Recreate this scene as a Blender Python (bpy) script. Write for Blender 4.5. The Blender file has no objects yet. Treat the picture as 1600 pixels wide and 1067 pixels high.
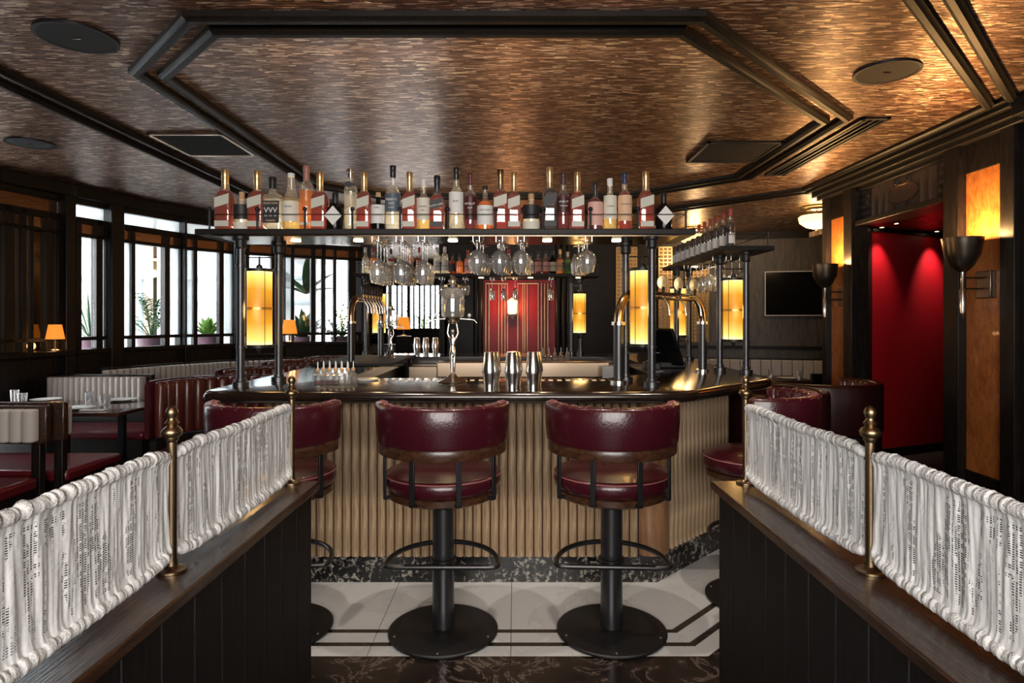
import bpy, math, random, mathutils
import mathutils.noise
from mathutils import Matrix, Vector
R = math.radians; PI = math.pi
rnd = random.Random(7)
S = bpy.context.scene; COL = S.collection
# ------------------------------------------------------------------ camera, world, lights
F = 980.0
cd = bpy.data.cameras.new('camera'); cam = bpy.data.objects.new('camera', cd); COL.objects.link(cam)
cam.location = (0, 0, 1.5); cam.rotation_euler = (R(90), 0, 0)
cd.sensor_width = 36; cd.lens = 36*F/1600; cd.shift_x = -5/1600; cd.shift_y = -33.5/1600
cd.clip_start = .05
S.camera = cam
w = bpy.data.worlds.new('world'); S.world = w; w.use_nodes = True
bg = w.node_tree.nodes['Background']; bg.inputs[0].default_value = (.93, .97, 1, 1); bg.inputs[1].default_value = 14.0
S.view_settings.view_transform = 'Standard'; S.view_settings.look = 'None'
S.view_settings.exposure = 0.0; S.view_settings.gamma = 1; S.view_settings.use_curve_mapping = False
S.cycles.max_bounces = 8; S.cycles.transparent_max_bounces = 16; S.cycles.diffuse_bounces = 4
S.cycles.glossy_bounces = 4; S.cycles.transmission_bounces = 6; S.cycles.sample_clamp_indirect = 6
S.cycles.caustics_reflective = False; S.cycles.caustics_refractive = False
def area(name, loc, target, sx, sy, e, col):
    l = bpy.data.lights.new(name, 'AREA'); l.shape = 'RECTANGLE'; l.size = sx; l.size_y = sy; l.energy = e; l.color = col
    o = bpy.data.objects.new(name, l); COL.objects.link(o); o.location = loc
    o.rotation_euler = (Vector(target)-Vector(loc)).to_track_quat('-Z', 'Y').to_euler(); return o
def spot(name, loc, target, e, col, ang=70, r=.03, blend=.6):
    l = bpy.data.lights.new(name, 'SPOT'); l.energy = e; l.color = col; l.spot_size = R(ang); l.spot_blend = blend; l.shadow_soft_size = r
    o = bpy.data.objects.new(name, l); COL.objects.link(o); o.location = loc
    o.rotation_euler = (Vector(target)-Vector(loc)).to_track_quat('-Z', 'Y').to_euler(); return o
def point(name, loc, e, col, r=.04):
    l = bpy.data.lights.new(name, 'POINT'); l.energy = e; l.color = col; l.shadow_soft_size = r
    o = bpy.data.objects.new(name, l); COL.objects.link(o); o.location = loc; return o
WARM = (1, .66, .36)
area('street_window_light', (0, -1.9, 1.9), (0, 3, 1.2), 3.2, 1.6, 210, (1, .95, .9))
for i, (x, y) in enumerate([(-.9, 2.55), (.1, 2.55), (1.15, 2.6), (-2.6, 3.9)]):
    spot('added_fill_spot', (x, y, 2.97), (x, y+.35, 0), 56, (1, .88, .74), 75)  # added overhead spots without any fitting, brightening the space before the bar
# ------------------------------------------------------------------ materials
def nm(name):
    m = bpy.data.materials.new(name); m.use_nodes = True
    nt = m.node_tree; return m, nt, nt.nodes['Principled BSDF']
def N(nt, t, **k):
    n = nt.nodes.new(t)
    for a, b in k.items():
        if a.startswith('i_'): n.inputs[a[2:].replace('_', ' ')].default_value = b
        else: setattr(n, a, b)
    return n
def coords(nt, scale=(1, 1, 1), rot=(0, 0, 0), kind='Object'):
    tc = N(nt, 'ShaderNodeTexCoord'); mp = N(nt, 'ShaderNodeMapping')
    mp.inputs['Scale'].default_value = scale; mp.inputs['Rotation'].default_value = rot
    nt.links.new(tc.outputs[kind], mp.inputs[0]); return mp.outputs[0]
def ramp(nt, fac, stops):
    r = N(nt, 'ShaderNodeValToRGB'); cr = r.color_ramp
    while len(cr.elements) < len(stops): cr.elements.new(.5)
    for e, (p, c) in zip(cr.elements, stops): e.position = p; e.color = tuple(c)+(1,) if len(c) == 3 else c
    nt.links.new(fac, r.inputs[0]); return r.outputs[0]
def noise(nt, v, scale=5, detail=3, rough=.5, dist=0):
    n = N(nt, 'ShaderNodeTexNoise'); n.inputs['Scale'].default_value = scale; n.inputs['Detail'].default_value = detail
    n.inputs['Roughness'].default_value = rough; n.inputs['Distortion'].default_value = dist
    nt.links.new(v, n.inputs['Vector']); return n.outputs['Fac']
def bump(nt, b, h, st=.3, d=.01):
    n = N(nt, 'ShaderNodeBump'); n.inputs['Strength'].default_value = st; n.inputs['Distance'].default_value = d
    nt.links.new(h, n.inputs['Height']); nt.links.new(n.outputs[0], b.inputs['Normal'])
def simple(name, col, rough=.5, metal=0, emit=None, es=1, coat=0, nz=None, nst=.15, spec=.5):
    m, nt, b = nm(name); b.inputs['Base Color'].default_value = col+(1,); b.inputs['Roughness'].default_value = rough
    b.inputs['Metallic'].default_value = metal; b.inputs['Coat Weight'].default_value = coat
    b.inputs['Specular IOR Level'].default_value = spec
    if emit: b.inputs['Emission Color'].default_value = emit+(1,); b.inputs['Emission Strength'].default_value = es
    if nz: bump(nt, b, noise(nt, coords(nt), nz, 4), nst, .004)
    return m
def wood(name, c1, c2, rough=.4, sc=(3, 3, .6), gs=14, st=.25, coat=.0, d=.004):
    m, nt, b = nm(name); v = coords(nt, sc); f = noise(nt, v, gs, 6, .62, .6)
    nt.links.new(ramp(nt, f, [(.35, c1), (.68, c2)]), b.inputs['Base Color'])
    b.inputs['Roughness'].default_value = rough; b.inputs['Coat Weight'].default_value = coat; b.inputs['Coat Roughness'].default_value = .15
    bump(nt, b, f, st, d); return m
def glassy(name, tint=(1, 1, 1), gloss=.08, rough=.02, haze=0, hazecol=(1, 1, 1)):
    """thin clear glass: transparent with a fresnel sheen"""
    m = bpy.data.materials.new(name); m.use_nodes = True; nt = m.node_tree; nt.nodes.clear()
    out = N(nt, 'ShaderNodeOutputMaterial'); t = N(nt, 'ShaderNodeBsdfTransparent'); t.inputs[0].default_value = tint+(1,)
    g = N(nt, 'ShaderNodeBsdfGlossy'); g.inputs['Roughness'].default_value = rough
    lw = N(nt, 'ShaderNodeLayerWeight'); lw.inputs[0].default_value = .25
    ma = N(nt, 'ShaderNodeMath', operation='MULTIPLY_ADD'); ma.inputs[1].default_value = .75; ma.inputs[2].default_value = gloss
    nt.links.new(lw.outputs['Facing'], ma.inputs[0]); pw = N(nt, 'ShaderNodeMath', operation='MULTIPLY')
    mx = N(nt, 'ShaderNodeMixShader'); last = t.outputs[0]
    if haze:
        df = N(nt, 'ShaderNodeBsdfTranslucent'); df.inputs[0].default_value = hazecol+(1,)
        d2 = N(nt, 'ShaderNodeBsdfDiffuse'); d2.inputs[0].default_value = hazecol+(1,)
        ad = N(nt, 'ShaderNodeMixShader'); ad.inputs[0].default_value = .4; nt.links.new(df.outputs[0], ad.inputs[1]); nt.links.new(d2.outputs[0], ad.inputs[2])
        mh = N(nt, 'ShaderNodeMixShader'); mh.inputs[0].default_value = haze
        nt.links.new(t.outputs[0], mh.inputs[1]); nt.links.new(ad.outputs[0], mh.inputs[2]); last = mh.outputs[0]
    sq = N(nt, 'ShaderNodeMath', operation='POWER'); sq.inputs[1].default_value = 2.5
    nt.links.new(lw.outputs['Facing'], sq.inputs[0]); nt.links.new(sq.outputs[0], ma.inputs[0])
    nt.links.new(ma.outputs[0], mx.inputs[0]); nt.links.new(last, mx.inputs[1]); nt.links.new(g.outputs[0], mx.inputs[2])
    nt.links.new(mx.outputs[0], out.inputs[0]); return m
M = {}
M['ebony'] = wood('ebony_wood', (.006, .0045, .004), (.018, .013, .011), .38, (3, 3, .5))
M['ebony_h'] = wood('ebony_wood_long', (.005, .004, .003), (.014, .010, .008), .48, (3, .4, 3))
M['ledge'] = wood('ledge_wood', (.018, .008, .004), (.060, .025, .011), .24, (14, .6, 4), 12, .8, .35, .004)
M['panel'] = wood('panel_wood', (.004, .0035, .0035), (.011, .009, .009), .5, (14, 14, .6), 10, .35)
M['walnut'] = wood('walnut_wood', (.030, .011, .006), (.095, .038, .017), .3, (4, 4, 9), 8, .2, .3)
M['walnut_end'] = wood('walnut_panel', (.20, .095, .045), (.34, .18, .09), .35, (6, 6, .5), 7, .1, .2)
M['oak'] = wood('oak_flute', (.27, .175, .10), (.56, .40, .25), .42, (16, 16, .8), 7, .2)
M['greywood'] = wood('grey_oak_veneer', (.045, .038, .032), (.12, .10, .08), .45, (2, 2, .35), 12, .35)
M['counter'] = wood('counter_wood', (.008, .005, .004), (.022, .012, .008), .16, (1.2, 6, 4), 8, .12, .5, .002)
M['steelpole'] = simple('gunmetal', (.09, .09, .095), .34, .9, nz=160, nst=.1)
M['black'] = simple('black_metal', (.022, .022, .024), .42, .5)
M['blackmatte'] = simple('black_grille', (.012, .012, .012), .7)
M['chrome'] = simple('chrome', (.85, .83, .80), .2, 1)
M['steel'] = simple('brushed_steel', (.60, .46, .33), .3, 1)
M['silver'] = simple('silver_figure', (.8, .76, .7), .16, 1)
M['brass'] = simple('aged_brass', (.27, .19, .11), .33, 1, nz=60, nst=.08)
M['bronze'] = simple('bronze_pipe', (.34, .24, .16), .2, 1)
M['goldcap'] = simple('gold_foil', (.75, .52, .25), .3, .85)
M['sconcemetal'] = simple('dark_nickel', (.20, .16, .13), .28, .95)
M['wine'] = simple('wine_leather', (.050, .005, .010), .28, 0, nz=90, nst=.25, coat=.25)
M['redleather'] = simple('red_leather', (.11, .008, .012), .33, 0, nz=80, nst=.2, coat=.2)
M['brownleather'] = simple('oxblood_leather', (.085, .016, .011), .33, 0, nz=80, nst=.2, coat=.25)
M['darkwine'] = simple('dark_oxblood_leather', (.028, .005, .006), .35, 0, nz=80, nst=.2, coat=.15)
M['cream'] = simple('cream_fabric', (.56, .51, .47), .85, 0, nz=300, nst=.5)
M['seam'] = simple('seam_thread', (.36, .12, .12), .6)
M['tabletop'] = simple('table_lacquer', (.05, .018, .012), .16, 0, coat=.5)
M['porcelain'] = simple('white_porcelain', (.85, .83, .80), .2)
M['linen'] = simple('white_linen', (.8, .78, .75), .8)
M['paper'] = simple('label_paper', (.80, .74, .62), .6)
M['paperwhite'] = simple('white_label', (.86, .84, .80), .6)
M['papergrey'] = simple('slanted_label', (.62, .60, .50), .5)
M['paperblack'] = simple('black_label', (.02, .02, .022), .5)
M['paperblue'] = simple('slate_label', (.10, .13, .17), .5)
M['papercream'] = simple('apricot_label', (.80, .52, .32), .6)
M['paperred'] = simple('pinkish_label', (.78, .45, .38), .6)
M['capblack'] = simple('black_cap', (.015, .015, .017), .3)
M['capblue'] = simple('navy_cap', (.02, .025, .08), .35)
M['capred'] = simple('red_cap', (.36, .03, .03), .35)
M['capwhite'] = simple('white_cap', (.8, .8, .78), .3)
M['cork'] = simple('cork', (.55, .36, .2), .7)
M['tan'] = simple('orange_lampshade', (.7, .26, .05), .7, emit=(1, .32, .035), es=.9)
M['inkdark'] = simple('dark_ink', (.05, .04, .04), .6)
M['inklight'] = simple('light_ink', (.85, .83, .78), .6)
for k_ in ('ebony', 'ebony_h', 'panel'): M[k_].node_tree.nodes['Principled BSDF'].inputs['Specular IOR Level'].default_value = .28
m, nt, b = nm('burl_veneer'); v = coords(nt, (1, 1, .5)); f = noise(nt, v, 14, 8, .7, 1.5); f2 = noise(nt, v, 2.5, 2)
mx = N(nt, 'ShaderNodeMix', data_type='RGBA', blend_type='MULTIPLY'); mx.inputs[0].default_value = .5
nt.links.new(ramp(nt, f, [(.3, (.30, .08, .018)), (.7, (.68, .25, .06))]), mx.inputs[6]); nt.links.new(ramp(nt, f2, [(.3, (.6, .5, .4)), (.7, (1, 1, 1))]), mx.inputs[7])
nt.links.new(mx.outputs[2], b.inputs['Base Color']); b.inputs['Roughness'].default_value = .3; b.inputs['Coat Weight'].default_value = .3; M['burl'] = m
# ceiling: embossed copper wallpaper with short brick-like strokes
m, nt, b = nm('copper_ceiling'); v = coords(nt, (10, 85, 1)); f = noise(nt, v, 1.0, 2, .5); f2 = noise(nt, coords(nt, (1, 1, 1)), 1.1, 2)
vo = N(nt, 'ShaderNodeTexVoronoi', distance='CHEBYCHEV', feature='F1'); vo.inputs['Scale'].default_value = 1; nt.links.new(coords(nt, (15, 78, 1)), vo.inputs['Vector'])
sep = N(nt, 'ShaderNodeSeparateColor'); nt.links.new(vo.outputs['Color'], sep.inputs[0])
nt.links.new(ramp(nt, sep.outputs[0], [(.0, (.10, .048, .030)), (.55, (.25, .135, .09)), (.8, (.46, .28, .19)), (1, (1, .80, .62))]), b.inputs['Base Color'])
ad = N(nt, 'ShaderNodeMath', operation='ADD'); nt.links.new(sep.outputs[0], ad.inputs[0]); nt.links.new(f, ad.inputs[1])
b.inputs['Metallic'].default_value = .65; b.inputs['Roughness'].default_value = .33; bump(nt, b, ad.outputs[0], .9, .009); M['ceiling'] = m
def marble(name, c1, c2, c3, sc=3, rough=.18):
    m, nt, b = nm(name); v = coords(nt); f = noise(nt, v, sc, 8, .65, 1.2); nt.links.new(ramp(nt, f, [(.45, c1), (.53, c2), (.55, c3), (.57, c1)]), b.inputs['Base Color'])
    b.inputs['Roughness'].default_value = rough; return m
M['tilewhite'] = marble('white_stone', (.74, .73, .72), (.78, .77, .76), (.66, .65, .64), 1.5, .28)
M['tiledark'] = marble('dark_emperador', (.014, .010, .009), (.03, .02, .017), (.16, .12, .10), 5, .16)
M['strip'] = marble('dark_strip_stone', (.02, .016, .015), (.03, .025, .022), (.08, .06, .05), 5, .25)
m, nt, b = nm('speckled_granite'); v = coords(nt); f = noise(nt, v, 34, 3, .6, .8); f2 = noise(nt, v, 7, 3)
mt = N(nt, 'ShaderNodeMath', operation='MULTIPLY_ADD'); mt.inputs[1].default_value = .45; nt.links.new(f2, mt.inputs[0]); nt.links.new(f, mt.inputs[2])
nt.links.new(ramp(nt, mt.outputs[0], [(.74, (.005, .005, .005)), (.79, (.10, .09, .08)), (.87, (.36, .34, .30))]), b.inputs['Base Color']); b.inputs['Roughness'].default_value = .2; M['granite'] = m
M['floorbase'] = simple('dark_floor', (.03, .02, .018), .5)
M['subwall'] = simple('dark_plaster', (.02, .016, .014), .6)
M['redwall'] = simple('red_lacquer', (.36, .003, .010), .5)
M['redfabric'] = simple('crimson_panel', (.34, .008, .028), .4, emit=None)
M['glass'] = glassy('clear_glass', gloss=.05)
M['crystal'] = glassy('crystal_glass', gloss=.24, rough=.04, haze=.2)
M['bottleglass'] = glassy('bottle_glass', (.93, .94, .93), .13, .05, .14, (1, .97, .9))
M['frost'] = glassy('frosted_glass', (.97, .98, .98), .02, .3, .5, (.95, .98, .98))
M['mirrorglass'] = simple('smoked_mirror', (.16, .12, .085), .06, 1)
M['brownpane'] = simple('painted_reflection_pane', (.25, .13, .07), .25, .9, nz=40, nst=.5)  # brown tint imitates the ceiling reflected in the small window panes
M['decoglass'] = simple('etched_dark_glass', (.16, .13, .10), .3, .7, nz=25, nst=.4)
M['screen'] = simple('tv_screen', (.006, .006, .007), .08, 0, coat=1)
M['white_frame'] = simple('tv_bezel', (.75, .75, .75), .3)
M['green1'] = simple('dark_leaf', (.03, .09, .025), .5)
M['green2'] = simple('bright_leaf', (.16, .30, .06), .5)
M['pot'] = simple('mauve_planter', (.16, .09, .12), .5)
M['outside'] = simple('pale_render', (.62, .65, .66), .9)
M['outside2'] = simple('beige_jamb', (.55, .42, .33), .8)
M['bluegrey'] = simple('blue_grey_frame', (.25, .30, .32), .6)
def liquid(name, col, e=.0, haze=.45):
    m = bpy.data.materials.new(name); m.use_nodes = True; nt = m.node_tree; nt.nodes.clear()
    out = N(nt, 'ShaderNodeOutputMaterial'); t = N(nt, 'ShaderNodeBsdfTransparent'); t.inputs[0].default_value = col+(1,)
    p = N(nt, 'ShaderNodeBsdfTranslucent'); p.inputs[0].default_value = col+(1,)
    q = N(nt, 'ShaderNodeBsdfPrincipled'); q.inputs['Base Color'].default_value = col+(1,); q.inputs['Roughness'].default_value = .12
    a = N(nt, 'ShaderNodeMixShader'); a.inputs[0].default_value = .5; nt.links.new(p.outputs[0], a.inputs[1]); nt.links.new(q.outputs[0], a.inputs[2])
    x = N(nt, 'ShaderNodeMixShader'); x.inputs[0].default_value = haze; nt.links.new(t.outputs[0], x.inputs[1]); nt.links.new(a.outputs[0], x.inputs[2])
    nt.links.new(x.outputs[0], out.inputs[0]); return m
L = dict(amber=liquid('amber_spirit', (.56, .12, .012), haze=.3), orange=liquid('orange_spirit', (.90, .45, .09), haze=.6), clear=liquid('clear_spirit', (.93, .92, .86), haze=.2),
         pale=liquid('pale_gold_spirit', (.93, .78, .42), haze=.35), dark=liquid('black_glass', (.012, .012, .014), haze=.97), green=liquid('green_spirit', (.12, .45, .05)),
         red=liquid('red_spirit', (.36, .03, .012), haze=.4), gold=liquid('golden_spirit', (.88, .45, .08), haze=.45), pink=liquid('pink_spirit', (.9, .45, .38), haze=.5), navy=liquid('dark_whisky', (.10, .035, .015), haze=.7))
# amber lantern: a shade lit by a tube near each end
def lampmat(name, h0, h1, s=1.0):
    m = bpy.data.materials.new(name); m.use_nodes = True; nt = m.node_tree; b = nt.nodes['Principled BSDF']
    tc = N(nt, 'ShaderNodeTexCoord'); sp = N(nt, 'ShaderNodeSeparateXYZ'); nt.links.new(tc.outputs['Object'], sp.inputs[0])
    mr = N(nt, 'ShaderNodeMapRange'); mr.inputs[1].default_value = h0; mr.inputs[2].default_value = h1; nt.links.new(sp.outputs[2], mr.inputs[0])
    nz = noise(nt, coords(nt, (1, 1, .4)), 9, 3); ma = N(nt, 'ShaderNodeMath', operation='MULTIPLY_ADD'); ma.inputs[1].default_value = .16; nt.links.new(nz, ma.inputs[0])
    ma2 = N(nt, 'ShaderNodeMath', operation='SUBTRACT'); nt.links.new(mr.outputs[0], ma2.inputs[0]); ma2.inputs[1].default_value = .08; nt.links.new(ma2.outputs[0], ma.inputs[2])
    c = ramp(nt, ma.outputs[0], [(.0, (1, .80, .36)), (.08, (.80, .48, .10)), (.30, (.46, .20, .010)), (.52, (.34, .115, .006)), (.74, (.46, .20, .010)), (.93, (.85, .52, .10)), (1, (1, .72, .26))])
    b.inputs['Base Color'].default_value = (.06, .03, .01, 1); nt.links.new(c, b.inputs['Emission Color']); b.inputs['Emission Strength'].default_value = 2.0*s; return m
M['lampshade'] = lampmat('amber_lantern_glass', 0, .43)
M['bulb'] = simple('warm_lens', (1, .9, .7), .5, emit=(1, .8, .5), es=14)
M['domelight'] = simple('glowing_dome', (1, .8, .5), .5, emit=(1, .66, .24), es=3.0)
M['sconceglow'] = simple('sconce_glass', (1, .7, .4), .5, emit=(1, .55, .18), es=5)
# lace curtain
m, nt, b = nm('white_lace'); b.inputs['Base Color'].default_value = (.94, .94, .93, 1); b.inputs['Roughness'].default_value = .9
tc = N(nt, 'ShaderNodeTexCoord'); sp = N(nt, 'ShaderNodeSeparateXYZ'); nt.links.new(tc.outputs['UV'], sp.inputs[0])
def modc(o, period, duty):
    a = N(nt, 'ShaderNodeMath', operation='MODULO'); a.inputs[1].default_value = period; nt.links.new(o, a.inputs[0])
    c = N(nt, 'ShaderNodeMath', operation='LESS_THAN'); c.inputs[1].default_value = period*duty; nt.links.new(a.outputs[0], c.inputs[0]); return c.outputs[0]
g1 = modc(sp.outputs[0], .0065, .38); g2 = modc(sp.outputs[1], .0048, .45)
mg = N(nt, 'ShaderNodeMath', operation='MAXIMUM'); nt.links.new(g1, mg.inputs[0]); nt.links.new(g2, mg.inputs[1])
uvm = N(nt, 'ShaderNodeMapping'); uvm.inputs['Scale'].default_value = (34, 3.2, 1); nt.links.new(tc.outputs['UV'], uvm.inputs[0])
bd = noise(nt, uvm.outputs[0], 1, 3, .6); gt = N(nt, 'ShaderNodeMath', operation='LESS_THAN'); gt.inputs[1].default_value = .53; nt.links.new(bd, gt.inputs[0])
uv2 = N(nt, 'ShaderNodeMapping'); uv2.inputs['Scale'].default_value = (1, 1, 1); nt.links.new(tc.outputs['UV'], uv2.inputs[0])
fl = noise(nt, uv2.outputs[0], 70, 2); f3 = N(nt, 'ShaderNodeMath', operation='GREATER_THAN'); f3.inputs[1].default_value = .55; nt.links.new(fl, f3.inputs[0])
hem = N(nt, 'ShaderNodeMath', operation='GREATER_THAN'); hem.inputs[1].default_value = .262; nt.links.new(sp.outputs[1], hem.inputs[0])
hem2 = N(nt, 'ShaderNodeMath', operation='LESS_THAN'); hem2.inputs[1].default_value = .04; nt.links.new(sp.outputs[1], hem2.inputs[0])
last = mg.outputs[0]
for s_ in (gt.outputs[0], f3.outputs[0], hem.outputs[0], hem2.outputs[0]):
    q = N(nt, 'ShaderNodeMath', operation='MAXIMUM'); nt.links.new(last, q.inputs[0]); nt.links.new(s_, q.inputs[1]); last = q.outputs[0]
mlt = N(nt, 'ShaderNodeMapRange'); mlt.inputs[3].default_value = .06; mlt.inputs[4].default_value = .97; nt.links.new(last, mlt.inputs[0]); nt.links.new(mlt.outputs[0], b.inputs['Alpha'])
bump(nt, b, fl, .5, .003); M['lace'] = m
# ------------------------------------------------------------------ helpers
WM = {}
def tag(o, label=None, cat=None, group=None, kind=None):
    if label: o['label'] = label
    if cat: o['category'] = cat
    if group: o['group'] = group
    if kind: o['kind'] = kind
    return o
def thing(name, label=None, cat=None, loc=(0, 0, 0), rz=0, group=None, kind=None):
    o = bpy.data.objects.new(name, None); COL.objects.link(o); o.location = loc; o.rotation_euler = (0, 0, rz); o.empty_display_size = .05
    WM[o.name] = Matrix.Translation(loc) @ Matrix.Rotation(rz, 4, 'Z'); return tag(o, label, cat, group, kind)
class MB:
    def __init__(s): s.v = []; s.f = []; s.uv = None
    def add(s, vs, fs):
        n = len(s.v); s.v += [tuple(a) for a in vs]; s.f += [tuple(i+n for i in f) for f in fs]; return s
    def box(s, x0, x1, y0, y1, z0, z1, mat=None):
        vs = [(x, y, z) for x in (x0, x1) for y in (y0, y1) for z in (z0, z1)]
        if mat: vs = [mat @ Vector(a) for a in vs]
        return s.add(vs, [(0, 1, 3, 2), (4, 6, 7, 5), (0, 4, 5, 1), (2, 3, 7, 6), (0, 2, 6, 4), (1, 5, 7, 3)])
    def lathe(s, prof, seg=24, c=(0, 0, 0), mat=None, closed=False):
        vs = []; fs = []; n = len(prof)
        for (r, z) in prof:
            for k in range(seg):
                a = 2*PI*k/seg; vs.append(Vector((r*math.cos(a), r*math.sin(a), z)))
        for i in range(n-1 if not closed else n):
            for k in range(seg):
                k2 = (k+1) % seg; j = (i+1) % n; fs.append((i*seg+k, i*seg+k2, j*seg+k2, j*seg+k))
        if not closed:
            if prof[0][0] > 1e-5: fs.append(tuple(range(seg-1, -1, -1)))
            if prof[-1][0] > 1e-5: fs.append(tuple((n-1)*seg+k for k in range(seg)))
        if mat: vs = [mat @ a for a in vs]
        return s.add([a+Vector(c) for a in vs], fs)
    def tube(s, pts, r, seg=10, closed=False, cap=True):
        pts = [Vector(p) for p in pts]; n = len(pts); vs = []; fs = []; up = None
        for i, p in enumerate(pts):
            a = pts[(i-1) % n] if (closed or i > 0) else p; c = pts[(i+1) % n] if (closed or i < n-1) else p
            t = (c-a).normalized()
            if up is None: up = Vector((0, 0, 1)) if abs(t.z) < .9 else Vector((1, 0, 0))
            x = t.cross(up).normalized(); y = x.cross(t).normalized(); up = y
            rr = r[i] if isinstance(r, (list, tuple)) else r
            for k in range(seg):
                an = 2*PI*k/seg; vs.append(p+x*math.cos(an)*rr+y*math.sin(an)*rr)
        for i in range(n if closed else n-1):
            j = (i+1) % n
            for k in range(seg): fs.append((i*seg+k, i*seg+(k+1) % seg, j*seg+(k+1) % seg, j*seg+k))
        if cap and not closed: fs.append(tuple(range(seg-1, -1, -1))); fs.append(tuple((n-1)*seg+k for k in range(seg)))
        return s.add(vs, fs)
    def prism(s, poly, z0, z1):
        n = len(poly); vs = [(x, y, z0) for x, y in poly]+[(x, y, z1) for x, y in poly]
        return s.add(vs, [tuple(range(n-1, -1, -1)), tuple(range(n, 2*n))]+[(i, (i+1) % n, n+(i+1) % n, n+i) for i in range(n)])
    def rings(s, rings, closed_ring=True, cap=True):
        """skin a list of equally long loops"""
        m = len(rings[0]); vs = [p for r in rings for p in r]; fs = []
        for i in range(len(rings)-1):
            for k in range(m if closed_ring else m-1):
                fs.append((i*m+k, i*m+(k+1) % m, (i+1)*m+(k+1) % m, (i+1)*m+k))
        if cap: fs.append(tuple(range(m-1, -1, -1))); fs.append(tuple((len(rings)-1)*m+k for k in range(m)))
        return s.add(vs, fs)
    def build(s, name, mat, parent=None, bevel=0, label=None, loc=None, smooth=38, kind=None):
        me = bpy.data.meshes.new(name); vs = s.v
        if parent is not None and parent.name in WM:
            inv = WM[parent.name].inverted(); vs = [tuple(inv @ Vector(a)) for a in vs]
        elif loc is not None: vs = [tuple(Vector(a)-Vector(loc)) for a in vs]
        me.from_pydata(vs, [], s.f); me.validate(); me.update()
        if smooth: me.polygons.foreach_set('use_smooth', [True]*len(me.polygons)); me.set_sharp_from_angle(angle=R(smooth))
        me.materials.append(M[mat] if isinstance(mat, str) else mat)
        o = bpy.data.objects.new(name, me); COL.objects.link(o)
        if parent is not None:
            o.parent = parent
            if parent.name in WM: WM[o.name] = WM[parent.name]
        elif loc is not None: o.location = loc
        if bevel:
            b = o.modifiers.new('bevel', 'BEVEL'); b.width = bevel; b.segments = 2; b.limit_method = 'ANGLE'; b.angle_limit = R(40)
        return tag(o, label, kind=kind)
def dup(o, loc=None, rz=None, label=None, group=None, parent=None, scale=None):
    c = o.copy(); COL.objects.link(c); c.parent = parent
    if loc is not None: c.location = loc
    if rz is not None: c.rotation_euler = (0, 0, rz)
    if scale: c.scale = scale
    if label: c['label'] = label
    if group: c['group'] = group
    for ch in o.children: dup(ch, parent=c)
    return c
def P(px, py, d): return Vector(((px-805)*d/F, d, 1.5+(500-py)*d/F))
def structure(name, mb, mat, bevel=0):
    return tag(mb.build(name, mat, None, bevel), kind='structure')
def text(s, size, mat, parent, M4, name='lettering'):
    c = bpy.data.curves.new(name, 'FONT'); c.body = s; c.size = size; c.align_x = 'CENTER'; c.align_y = 'CENTER'; c.extrude = .0002
    t = bpy.data.objects.new(name, c); me = bpy.data.meshes.new_from_object(t); bpy.data.objects.remove(t)
    me.transform(M4); me.materials.clear(); me.materials.append(M[mat]); o = bpy.data.objects.new(name, me); COL.objects.link(o); o.parent = parent; return o
CZ = 3.0
# ------------------------------------------------------------------ room shell
structure('floor', MB().box(-7, 7.5, -2.6, 17, -.1, 0), 'floorbase')
fl = bpy.data.objects['floor']; WM['floor'] = Matrix.Identity(4)
structure('ceiling', MB().box(-5.6, 7.5, -2.6, 17, CZ, CZ+.1), 'ceiling')
structure('wall_front', MB().box(-5.6, 7.5, -2.7, -2.5, 0, CZ), 'subwall')
structure('wall_left', MB().box(-5.6, -5.3, -2.6, 5.2, 0, CZ), 'subwall')
# floor tiles: bands parallel to the bar front, then turning 45 degrees
T2 = math.tan(R(22.5)); CX0, CY0 = .53, 3.585
bands = [(-.3, .1, 'tilewhite'), (.103, .552, 'tilewhite'), (.555, .585, 'strip'), (.588, .675, 'tilewhite'), (.678, .708, 'strip'), (.711, .795, 'tilewhite'), (.798, 1.45, 'tiledark')]
for a, c, mt in bands:
    n = 'floor_tile' if c-a > .2 else 'border_strip'
    for k in range(-3, 1):
        x0, x1 = -.02+.64*k+.0015, -.02+.64*(k+1)-.0015
        if k == 0: p = [(x0, CY0-c), (CX0+T2*c, CY0-c), (CX0+T2*a, CY0-a), (x0, CY0-a)]
        else: p = [(x0, CY0-c), (x1, CY0-c), (x1, CY0-a), (x0, CY0-a)]
        MB().prism(p, 0, .006).build(n, mt, fl)
    for k in range(3):
        u = Vector((1, 1)).normalized(); nrm = Vector((1, -1)).normalized()
        def q(o_, s_): return (CX0+u.x*s_+nrm.x*o_, CY0+u.y*s_+nrm.y*o_)
        s0a = .64*k+.0015; s1 = .64*(k+1)-.0015
        if k == 0: p = [q(c, -T2*c+.002), q(c, s1+.3), q(a, s1+.3), q(a, -T2*a+.002)]
        else: p = [q(c, s0a+.3), q(c, s1+.3), q(a, s1+.3), q(a, s0a+.3)]
        MB().prism(p, 0, .006).build(n, mt, fl)
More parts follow.
